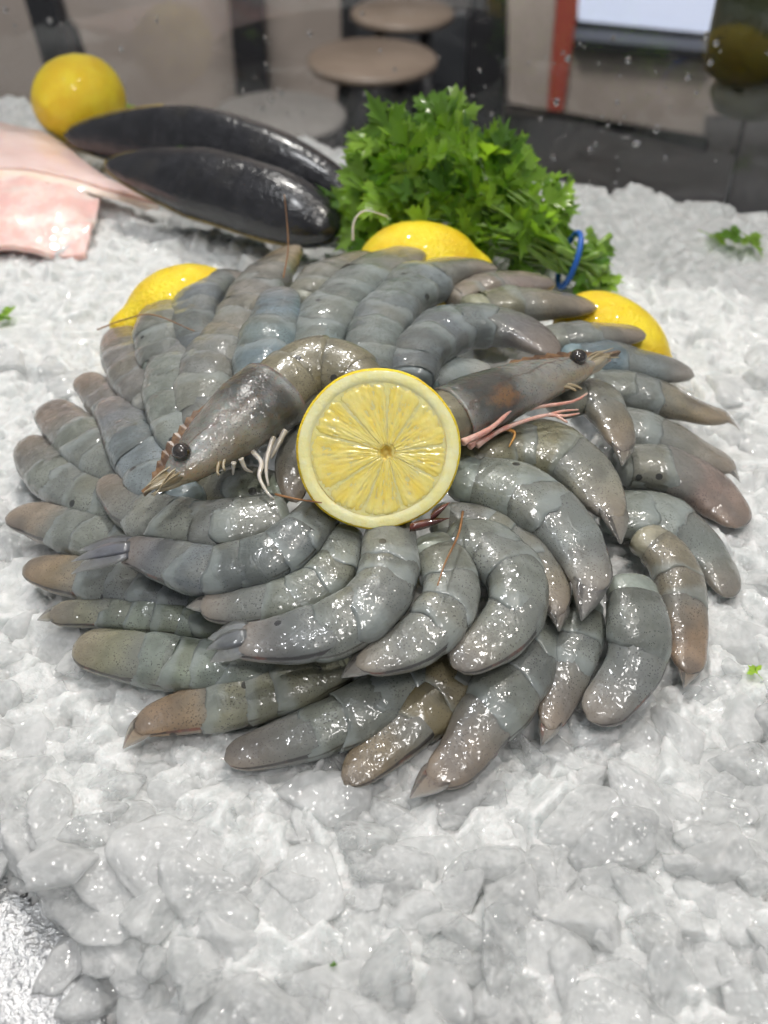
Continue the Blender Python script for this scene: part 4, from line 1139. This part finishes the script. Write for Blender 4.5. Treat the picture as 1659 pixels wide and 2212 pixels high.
# membranes: disc just under the pulp surface, seen between the segments
V, Fc = [], []
for (rr_, z) in ((0.83, 0.0), (0.5, 0.002), (0.2, 0.0), (0.10, -0.02)):
    for j in range(nt_):
        th = 2 * math.pi * j / nt_
        xy = core * (1 - rr_ / 0.83) + Vector((math.cos(th), math.sin(th))) * rr_
        V.append(LC + (ex * xy.x + ey * xy.y) * RL + nrm * (z * RL))
for i in range(3):
    for j in range(nt_):
        Fc.append((i * nt_ + j, (i + 1) * nt_ + j, (i + 1) * nt_ + (j + 1) % nt_, i * nt_ + (j + 1) % nt_))
mesh('membrane', V, Fc, M['membrane'], half)
V, Fc = [], []
for (rr_, z) in ((0.135, -0.010), (0.10, 0.006), (0.075, -0.04), (0.04, -0.13)):
    for j in range(18):
        th = 2 * math.pi * j / 18
        k = 1 + 0.7 * noise.noise(Vector((math.cos(th) * 1.7, math.sin(th) * 2, rr_)))
        xy = core + Vector((math.cos(th), math.sin(th))) * (rr_ * k)
        V.append(LC + (ex * xy.x + ey * xy.y) * RL + nrm * (z * RL))
for i in range(3):
    for j in range(18):
        Fc.append((i * 18 + j, (i + 1) * 18 + j, (i + 1) * 18 + (j + 1) % 18, i * 18 + (j + 1) % 18))
Fc.append(tuple(3 * 18 + j for j in range(18))[::-1])
mesh('core', V, Fc, M['lemon_core'], half)

# ------------------------------------------------------------------ parsley
def leaf_mesh(seed):
    r = random.Random(seed)
    # outline of a flat parsley leaf: three lobes, each with teeth
    out = []
    for li, (ang, ln) in enumerate(((-1.15, 0.78), (0.0, 1.0), (1.15, 0.78))):
        cx, cy = 0.10 * math.sin(ang), 0.20 + 0.14 * math.cos(ang)
        d = Vector((math.sin(ang), math.cos(ang))); s = Vector((d.y, -d.x))
        lob = [(-0.12, 0.02), (-0.40, 0.26), (-0.26, 0.34), (-0.44, 0.50), (-0.22, 0.52), (-0.30, 0.74), (-0.13, 0.66), (0.0, 0.98), (0.13, 0.66), (0.30, 0.74), (0.22, 0.52), (0.44, 0.50), (0.26, 0.34), (0.40, 0.26), (0.12, 0.02)]
        for (a, b_) in lob:
            k = ln * r.uniform(0.85, 1.12)
            q = Vector((cx, cy)) + s * (a * 0.75 * k) + d * (b_ * 0.85 * k)
            out.append(q)
    out = [Vector((0.0, 0.0))] + out
    V = []; Fc = []
    bend = r.uniform(0.15, 0.55); fold = r.uniform(0.1, 0.5); tw = r.uniform(-0.4, 0.4)
    def lift(q):
        x, y = q
        z = -bend * y * y * 0.6 + fold * abs(x) * 0.7 + tw * x * y + 0.07 * math.sin(9 * x + seed) * y
        return Vector((x, y, z))
    V.append(lift(Vector((0, 0.27))))
    for q in out: V.append(lift(q))
    n = len(out)
    for i in range(n): Fc.append((0, 1 + i, 1 + (i + 1) % n))
    # stalk
    b0 = len(V); V += [Vector((-0.02, 0.05, 0)), Vector((0.02, 0.05, 0)), Vector((0.02, -0.5, -0.05)), Vector((-0.02, -0.5, -0.05)), Vector((0, 0.05, -0.03)), Vector((0, -0.5, -0.08))]
    Fc += [(b0, b0 + 1, b0 + 2, b0 + 3), (b0 + 1, b0 + 4, b0 + 5, b0 + 2), (b0 + 4, b0, b0 + 3, b0 + 5)]
    me = bpy.data.meshes.new('leaf'); me.from_pydata(V, [], Fc); me.materials.append(M['leaf'])
    me.polygons.foreach_set('use_smooth', [True] * len(me.polygons))
    return me
leaves = [leaf_mesh(40 + i) for i in range(10)]
PC = at_y(985, 447, 0.262); PT = at_z(1218, 562, 0.022)       # crown centre and tie point
pars = empty('parsley_bunch', (PC.x, PC.y, 0.0), 'fresh green flat-leaf parsley bunch tied with a blue rubber band', 'parsley')
rp = random.Random(21)
nl = 0
while nl < 300:
    d = Vector((rp.gauss(0, 1), rp.gauss(0, 1), rp.gauss(0, 1))).normalized()
    if d.z < -0.55: continue
    if d.y > 0.55 and rp.random() < 0.6: continue
    rad = rp.uniform(0.62, 1.0) if rp.random() < 0.8 else rp.uniform(0.25, 0.7)
    bumpy = 1 + 0.22 * noise.noise(d * 2.3 + Vector((3, 1, 5)))
    p = PC + Vector((d.x * 0.061, d.y * 0.045, d.z * 0.043)) * (rad * bumpy)
    # heap highest left of its middle, thinning to the right
    px_rel = (p.x - PC.x) / 0.07
    p.z += 0.012 * math.exp(-((px_rel + 0.45) / 0.35) ** 2) * rad - 0.010 * max(0, px_rel)
    if (p - PT).length < 0.024: continue
    if p.z < 0.006: p.z = 0.006 + rp.uniform(0, .006)
    grow = (p - (PT + Vector((-0.03, 0.0, 0.0)))).normalized()
    yv = (grow * 0.55 + d * 0.55 + Vector((rp.gauss(0, .35), rp.gauss(0, .35), rp.gauss(0, .35) + 0.1))).normalized()
    zv = (d * 0.8 + Vector((rp.gauss(0, .4), rp.gauss(0, .4) - 0.25, 0.5 + rp.gauss(0, .3))))
    zv = (zv - yv * zv.dot(yv)).normalized(); xv = yv.cross(zv)
    s = rp.uniform(0.012, 0.022)
    o = bpy.data.objects.new('leaf', leaves[nl % 10])
    mt = Matrix((xv, yv, zv)).transposed().to_4x4()
    o.matrix_local = Matrix.Translation(p - pars.location) @ mt @ Matrix.Scale(s, 4)
    link(o, pars); nl += 1
for k in range(34):
    d = Vector((rp.uniform(-1, 0.6), rp.uniform(-0.8, 0.8), rp.uniform(-0.4, 1))).normalized()
    e = PC + Vector((d.x * 0.055, d.y * 0.04, d.z * 0.035))
    t0 = PT + Vector((0, rp.uniform(-.008, .008), rp.uniform(-.008, .010)))
    tail = PT + Vector((rp.uniform(0.014, 0.026), rp.uniform(-.018, .012), rp.uniform(-.016, .012)))
    tail.z = max(tail.z, 0.004)
    leg([tail, t0, t0.lerp(e, 0.5) + Vector((0, 0, 0.006)), e], 0.0017, M['stem'], pars, 'stem', 12)
# leaves on the cut side of the band
for k in range(26):
    p = PT + Vector((rp.uniform(0.004, 0.022), rp.uniform(-.016, .010), rp.uniform(-.014, .014))); p.z = max(p.z, 0.005)
    o = bpy.data.objects.new('leaf', leaves[k % 10])
    yv = Vector((1, rp.gauss(-.3, .5), rp.gauss(-.2, .4))).normalized(); zv = Vector((rp.gauss(0, .4), -0.5, 0.8)); zv = (zv - yv * zv.dot(yv)).normalized()
    o.matrix_local = Matrix.Translation(p - pars.location) @ Matrix((yv.cross(zv), yv, zv)).transposed().to_4x4() @ Matrix.Scale(rp.uniform(.008, .014), 4)
    link(o, pars)
V, Fc = [], []
ring = []
for k in range(28):
    th = 2 * math.pi * k / 28
    ring.append(PT + Vector((0.0045 * math.sin(th) + 0.003, 0.0135 * math.cos(th), 0.0150 * math.sin(th))))
ring += ring[:2]
V, Fc = tube(ring, [0.0016] * len(ring), 8)
mesh('rubber_band', V, Fc, M['band'], pars)
def scrap(label, px, py, z, s, seed, name='parsley_scrap', n=1):
    root = empty(name, at_z(px, py, z), label, 'parsley leaf', 'loose parsley scraps')
    r_ = random.Random(seed)
    for k in range(n):
        o = bpy.data.objects.new('leaf', leaves[(seed + k) % 10])
        o.location = (r_.uniform(-.4, .4) * s, r_.uniform(-.4, .4) * s, 0.001)
        o.rotation_euler = (r_.uniform(-.6, .6), r_.uniform(-.6, .6), r_.uniform(0, 6)); o.scale = (s, s, s)
        link(o, root)
scrap('small parsley scrap on the ice at the left edge', 18, 690, 0.006, 0.009, 1, n=2)
scrap('parsley scrap on the ice at right, nearer the parsley bunch', 1515, 516, 0.006, 0.015, 2, n=1)
scrap('upright parsley scrap on the ice at the far right edge', 1618, 510, 0.008, 0.015, 3, n=2)
scrap('dark green parsley bit on ice at the right, beside brown pink shrimp', 1640, 1452, 0.006, 0.0055, 4)
scrap('tiny green speck between ice chunks at the bottom', 717, 2097, 0.004, 0.002, 6)

# ------------------------------------------------------------------ mussels
def mussel(label, pA, pB, hgt, thick, lean, seed, arch):
    """pA umbo (world), pB far end (world); outline stands up with its broad side to the viewer"""
    ax = (pB - pA); L = ax.length; t = ax.normalized()
    n0 = Vector((0, -1, 0)); n0 = (n0 - t * n0.dot(t)).normalized()
    upv = t.cross(n0); 
    if upv.z < 0: upv = -upv
    n_ = (n0 * math.cos(lean) + upv * math.sin(lean)).normalized(); h_ = (upv * math.cos(lean) - n0 * math.sin(lean)).normalized()
    root = empty('mussel', (pA + pB) / 2, label, 'mussel', 'black mussels')
    NU, NV = 46, 22
    for side in (1, -1):
        V, Fc, UV = [], [], []
        for i in range(NU + 1):
            u = i / NU
            wv = hgt * min(1.0, u / 0.42) ** 0.55 * max(0.0, 1 - max(0.0, (u - 0.62) / 0.38) ** 2.4) ** 0.5
            mid = pA + t * (L * u) + h_ * (arch * math.sin(math.pi * u) )
            tk = thick * min(1.0, u / 0.42) ** 0.6 * max(0.0, 1 - max(0.0, (u - 0.62) / 0.38) ** 2.4) ** 0.5
            for j in range(NV + 1):
                v = j / NV; th = math.pi * v
                q = mid + h_ * (wv * 0.5 * math.cos(th)) + n_ * (side * (tk * math.sin(th) ** 0.8 + 0.0006))
                q += n_ * (side * 0.0008 * noise.noise(q * 55 + Vector((seed, 0, 0))))
                V.append(q); UV.append((u, v))
        for i in range(NU):
            for j in range(NV):
                a = i * (NV + 1) + j
                Fc.append((a, a + 1, a + NV + 2, a + NV + 1))
        mesh('valve', V, Fc, M['mussel'], root, uv=UV)
    # yellow-brown seam between the valves
    V = []
    for i in range(NU + 1):
        u = i / NU
        wv = hgt * min(1.0, u / 0.42) ** 0.55 * max(0.0, 1 - max(0.0, (u - 0.62) / 0.38) ** 2.4) ** 0.5
        mid = pA + t * (L * u) + h_ * (arch * math.sin(math.pi * u))
        V.append((mid - h_ * (wv * 0.502), mid + h_ * (wv * 0.502)))
    ring = [v[1] for v in V[:16]][::-1] + [v[0] for v in V[1:40]]
    VV_, FF_ = tube(ring, [0.0013] * len(ring), 7)
    mesh('seam', VV_, FF_, M['mussel_edge'], root)
    return root
mussel('black mussel lying behind, arched upper edge beneath the whole lemon', at_z(140, 292, 0.024) , at_z(800, 470, 0.018), 0.050, 0.015, 0.35, 1, 0.014)
mussel('black speckled mussel in front, beside the pink fillet and parsley', at_z(228, 352, 0.034), at_z(735, 498, 0.030), 0.043, 0.017, 0.85, 2, 0.004)
def chip(label, px, py, y, s, seed):
    root = empty('parsley_scrap', at_y(px, py, y), label, 'parsley leaf', 'loose parsley scraps')
    o = bpy.data.objects.new('leaf', leaves[seed % 10]); o.scale = (s, s, s); o.rotation_euler = (0.9, 0.2, seed); o.location = (0, -0.002, -s * .3)
    link(o, root)
chip('green parsley scrap stuck on the rear mussel', 295, 240, 0.405, 0.012, 1)
chip('green parsley scrap lying on the front mussel', 372, 318, 0.352, 0.013, 4)

# ------------------------------------------------------------------ fish fillet
fil = empty('fish_fillet', at_z(100, 450, 0.0), 'pale pink skinned fish fillet on ice at the left edge', 'fillet')
def patch(name, rows, mat, thick, parent, nz=0.0015, sub=10):
    """rows: list of rows of world points -> smooth thick sheet"""
    rs = [catmull(r_, 26)[0] for r_ in rows]
    cols = [catmull([r_[k] for r_ in rs], 22)[0] for k in range(27)]
    V, Fc = [], []
    for k in range(27):
        for i in range(23):
            p = cols[k][i].copy(); p.z += nz * noise.noise(p * 45) + 0.4 * nz * noise.noise(p * 160)
            V.append(p)
    for k in range(26):
        for i in range(22):
            a = k * 23 + i; Fc.append((a, a + 23, a + 24, a + 1))
    o = mesh(name, V, Fc, mat, parent)
    so = o.modifiers.new('thick', 'SOLIDIFY'); so.thickness = thick; so.offset = 0
    bv = o.modifiers.new('round', 'BEVEL'); bv.width = thick * 0.35; bv.segments = 3; bv.limit_method = 'ANGLE'
    return o
A = at_z
patch('skin', [[A(-260, 258, .020), A(-60, 264, .020), A(70, 286, .018), A(140, 318, .014)],
               [A(-260, 320, .024), A(-40, 330, .023), A(110, 350, .020), A(220, 385, .013)],
               [A(-260, 362, .024), A(0, 368, .022), A(150, 390, .017), A(345, 448, .006)]], M['skin'], 0.006, fil)
patch('edge', [[A(-260, 366, .023), A(0, 370, .022), A(150, 392, .017), A(340, 448, .007)],
               [A(-260, 384, .020), A(0, 386, .019), A(150, 408, .014), A(320, 452, .005)]], M['fish_edge'], 0.004, fil, 0.0008)
patch('flesh', [[A(-260, 380, .020), A(0, 384, .019), A(120, 402, .017), A(215, 430, .010)],
                [A(-260, 450, .017), A(0, 452, .016), A(110, 460, .013), A(205, 480, .007)],
                [A(-260, 545, .006), A(0, 540, .005), A(100, 548, .004), A(185, 552, .002)]], M['fish'], 0.005, fil, 0.004)

# ------------------------------------------------------------------ whiskers and crumbs
def whisker(label, pts, r_=0.00045, mat='whisker'):
    P = [Vector(p) for p in pts]
    Q, L = catmull(P, 24)
    V, Fc = tube(Q, [r_ * (1 - 0.5 * i / 24) for i in range(25)], 6)
    o = mesh('antenna', V, Fc, M[mat], None, origin=P[0]); tag(o, label, 'antenna', 'loose shrimp antennae')
B = lambda px, py, z: at_z(px, py, z)
whisker('thin brown antenna standing up in front of the mussels', [B(612, 600, .060), B(622, 540, .069), B(620, 480, .080), B(614, 420, .092)])
whisker('thin brown antenna lying down the curled front middle shrimp', [B(1000, 1105, .053), B(990, 1155, .053), B(962, 1215, .0555), B(945, 1265, .055)], 0.0005)
whisker('thin brown antenna across the shrimp in front of left rear lemon', [B(210, 712, .040), B(270, 690, .046), B(330, 680, .052), B(420, 715, .062)], 0.0004)
whisker('pale curved antenna in front of the parsley', [B(762, 520, .052), B(765, 478, .060), B(790, 455, .064), B(838, 468, .060)], 0.0007, 'leg_pale')
whisker('orange antenna poking out left of the lemon half', [B(595, 1068, .058), B(640, 1078, .060), B(695, 1086, .062)], 0.0005)
V, Fc = [], []
root = empty('shrimp_tail_piece', B(930, 1125, .050), 'dark red shrimp tail blade peeking out below the lemon half', 'tail fan')
t_ = (B(978, 1085, .060) - B(885, 1138, .054)).normalized()
blade(B(885, 1140, .055), (B(975, 1118, .056) - B(885, 1140, .055)).normalized(), Vector((0, 0.6, 0.8)), Vector((0, -.8, .6)), 0.015, 0.0018, M['red_shell'], root, 'blade', 0.3)
blade(B(930, 1118, .057), (B(985, 1075, .062) - B(930, 1118, .057)).normalized(), Vector((0, 0.6, 0.8)), Vector((0, -.8, .6)), 0.009, 0.0016, M['red_shell'], root, 'blade', 0.3)

# ------------------------------------------------------------------ glass screen
d = (GL_B - GL_A); L = d.length; ang = math.atan2(d.y, d.x)
gm = (GL_A + GL_B) / 2
gs = empty('glass_screen', (gm.x, gm.y, -0.03), 'clear wet glass screen standing along the back of the ice', 'glass screen')
me = bpy.data.meshes.new('pane'); bm = bmesh.new(); bmesh.ops.create_cube(bm, size=1)
for v in bm.verts: v.co = Vector((v.co.x * (L + 1.6), v.co.y * 0.006, v.co.z * 0.44 + 0.19))
bm.to_mesh(me); bm.free(); me.materials.append(M['glass'])
po = bpy.data.objects.new('pane', me); po.rotation_euler.z = ang; link(po, gs)
gn = Vector((-d.y, d.x, 0)).normalized()
if gn.y > 0: gn = -gn
V, Fc = [], []
rg = random.Random(9)
def at_glass(px, py):
    r_ = ray(px, py); tq = (GL_A + gn * 0.0035 - CAM).dot(gn) / r_.dot(gn); return CAM + r_ * tq
gx = d.normalized(); gz = Vector((0, 0, 1))
drops = [(rg.uniform(560, 1659), rg.triangular(0, 430, 250)) for _ in range(80)] + [(rg.gauss(1360, 60), rg.gauss(320, 50)) for _ in range(18)] + [(rg.uniform(0, 560), rg.uniform(0, 200)) for _ in range(30)]
for (px, py) in drops:
    c = at_glass(px, py)
    s = rg.choice((0.0006, 0.0008, 0.001, 0.0013, 0.0019)); el = rg.uniform(1, 1.5)
    b0 = len(V)
    V.append(c + gn * s * 0.8)
    for ring_, hh in ((0.6, 0.6), (1.0, 0.0)):
        for k in range(10):
            th = 2 * math.pi * k / 10
            V.append(c + (gx * math.cos(th) + gz * math.sin(th) * el) * (s * ring_) + gn * (s * hh))
    for k in range(10):
        Fc.append((b0, b0 + 1 + k, b0 + 1 + (k + 1) % 10))
        Fc.append((b0 + 1 + k, b0 + 11 + k, b0 + 11 + (k + 1) % 10, b0 + 1 + (k + 1) % 10))
o = mesh('water_droplets', V, Fc, M['water'], gs); o['kind'] = 'stuff'
# ------------------------------------------------------------------ hall behind the glass
def stool(label, px, py, top_z, rad, mat):
    c = at_z(px, py, top_z)
    root = empty('stool', (c.x, c.y, -0.9), label, 'stool', 'round-topped stools')
    prof = [(0.0, 0.0), (rad * .96, 0.0), (rad, -0.004), (rad, -0.014), (rad * .95, -0.02), (0.0, -0.02)]
    V, Fc = [], []
    n = 40
    for (r_, z) in prof:
        for k in range(n):
            th = 2 * math.pi * k / n; V.append(c + Vector((r_ * math.cos(th), r_ * math.sin(th), z)))
    for i in range(len(prof) - 1):
        for k in range(n): Fc.append((i * n + k, (i + 1) * n + k, (i + 1) * n + (k + 1) % n, i * n + (k + 1) % n))
    mesh('seat', V, Fc, mat, root)
    for k in range(4):
        th = math.pi / 4 + k * math.pi / 2
        a = c + Vector((rad * .6 * math.cos(th), rad * .6 * math.sin(th), -0.03)); b_ = Vector((c.x + rad * .95 * math.cos(th), c.y + rad * .95 * math.sin(th), -0.9))
        V, Fc = tube([a, b_], [0.014, 0.014], 8); mesh('leg', V, Fc, M['black'], root)
    V, Fc = [], []
    ring = [Vector((c.x + rad * .78 * math.cos(2 * math.pi * k / 24), c.y + rad * .78 * math.sin(2 * math.pi * k / 24), (top_z - 0.9) / 2)) for k in range(26)]
    V, Fc = tube(ring, [0.009] * 26, 6); mesh('foot_ring', V, Fc, M['black'], root)
stool('round tan-topped stool in the hall, highest clear one in the middle', 805, 122, -0.44, 0.136, M['stool_tan'])
stool('round pale stool just above the mussels and parsley', 600, 245, -0.46, 0.132, M['stool'])
stool('round stool at the very top edge of the photo', 870, 22, -0.44, 0.12, M['stool_tan'])
def post(name, label, px, y, wd, z0, z1, cat):
    c = at_y(px, 60, y); o = box(name, (c.x - wd / 2, y - wd / 2, z0), (c.x + wd / 2, y + wd / 2, z1), M['black'], bev=0.004); tag(o, label, cat)
    return o
p1 = post('black_post', 'tilted black metal post behind the whole lemon', 72, 1.75, 0.055, -0.89, 1.0, 'post'); p1.rotation_euler = (0, -0.10, 0)
p2 = post('black_post', 'black metal post behind the pale stool', 540, 2.6, 0.085, -0.89, 1.0, 'post')
p3 = post('black_post', 'thin black post left of the topmost stool', 765, 2.75, 0.065, -0.89, 1.0, 'post')
p4 = post('black_post', 'black post beside the grey and red panel', 1055, 2.6, 0.10, -0.89, 1.0, 'post')
# bent chair arm
pts = [at_y(95, 30, 2.1), at_y(140, 45, 2.1), at_y(168, 95, 2.1), at_y(180, 175, 2.1), at_y(182, 330, 2.1)]
V, Fc = tube(catmull(pts, 20)[0], [0.013] * 21, 8)
o = mesh('chair_frame', V, Fc, M['black'], None, origin=pts[-1]); tag(o, 'curved black tube of a chair right of the tilted post', 'chair')
# dark low cabinet in the middle of the hall
c = at_y(900, 180, 2.7)
o = box('dark_cabinet', (c.x - 0.16, 2.66, -0.89), (c.x + 0.16, 2.86, -0.52), M['floor'], bev=0.01); tag(o, 'dark low cabinet behind the tan stool', 'cabinet')
# boarded unit with red edge and a lit screen on the right
un = empty('panel_unit', (at_y(1300, 200, 2.3).x, 2.35, -0.9), 'taupe panelled unit with a red vertical edge behind the glass', 'panel unit')
def quad_prism(name, px4, y, thick, mat, parent):
    V = [at_y(px, py, y) for px, py in px4] + [at_y(px, py, y) + Vector((0, thick, 0)) for px, py in px4]
    Fc = [(0, 1, 2, 3), (7, 6, 5, 4), (0, 4, 5, 1), (1, 5, 6, 2), (2, 6, 7, 3), (3, 7, 4, 0)]
    return mesh(name, V, Fc, mat, parent, smooth=False)
quad_prism('side_panel', [(1098, -60), (1206, -60), (1182, 236), (1100, 222)], 2.30, 0.05, M['taupe'], un)
quad_prism('red_edge', [(1207, -40), (1256, -40), (1216, 240), (1183, 237)], 2.295, 0.06, M['red'], un)
quad_prism('front_panel', [(1228, 100), (1532, 130), (1520, 292), (1216, 242)], 2.31, 0.05, M['taupe'], un)
quad_prism('ledge', [(1242, 84), (1545, 112), (1543, 134), (1240, 104)], 2.27, 0.09, M['black'], un)
quad_prism('plinth', [(1090, 226), (1190, 240), (1530, 296), (1528, 330)], 2.36, 0.05, M['black'], un)
tv = empty('display_screen', at_y(1400, 80, 2.42), 'bright bluish white display screen at the top right', 'screen')
quad_prism('screen_panel', [(1252, -60), (1600, -60), (1562, 76), (1252, 46)], 2.42, 0.02, M['screen'], tv)
quad_prism('screen_frame', [(1244, 46), (1564, 77), (1562, 104), (1242, 76)], 2.41, 0.05, M['black'], tv)
# jar-like dark green thing at the right edge
jc = at_y(1650, 60, 0.62)
jar = empty('green_jar', (jc.x, jc.y, -0.9), 'dark green blurred jar with a rounded olive bulge at the right edge', 'jar')
def lathe(name, c, prof, mat, parent, n=32):
    V, Fc = [], []
    for (r_, z) in prof:
        for k in range(n):
            th = 2 * math.pi * k / n; V.append(Vector((c.x + r_ * math.cos(th), c.y + r_ * math.sin(th), z)))
    for i in range(len(prof) - 1):
        for k in range(n): Fc.append((i * n + k, i * n + (k + 1) % n, (i + 1) * n + (k + 1) % n, (i + 1) * n + k))
    return mesh(name, V, Fc, mat, parent)
zb = at_y(1650, 235, 0.62).z; zt_ = at_y(1650, 165, 0.62).z
lathe('bulge', jc, [(0.005, zb - .004), (0.028, zb), (0.034, (zb + zt_) / 2), (0.028, zt_), (0.006, zt_ + 0.003)], M['jar_lid'], jar)
lathe('jar_body', jc, [(0.0, zt_ - .002), (0.040, zt_ + 0.004), (0.043, zt_ + 0.03), (0.041, zt_ + 0.12), (0.0, zt_ + 0.125)], M['jar_dark'], jar)
lathe('stand', jc, [(0.05, -0.895), (0.05, -0.88), (0.002, -0.87), (0.002, zb + 0.002), (0.0, zb + 0.002)], M['black'], jar)
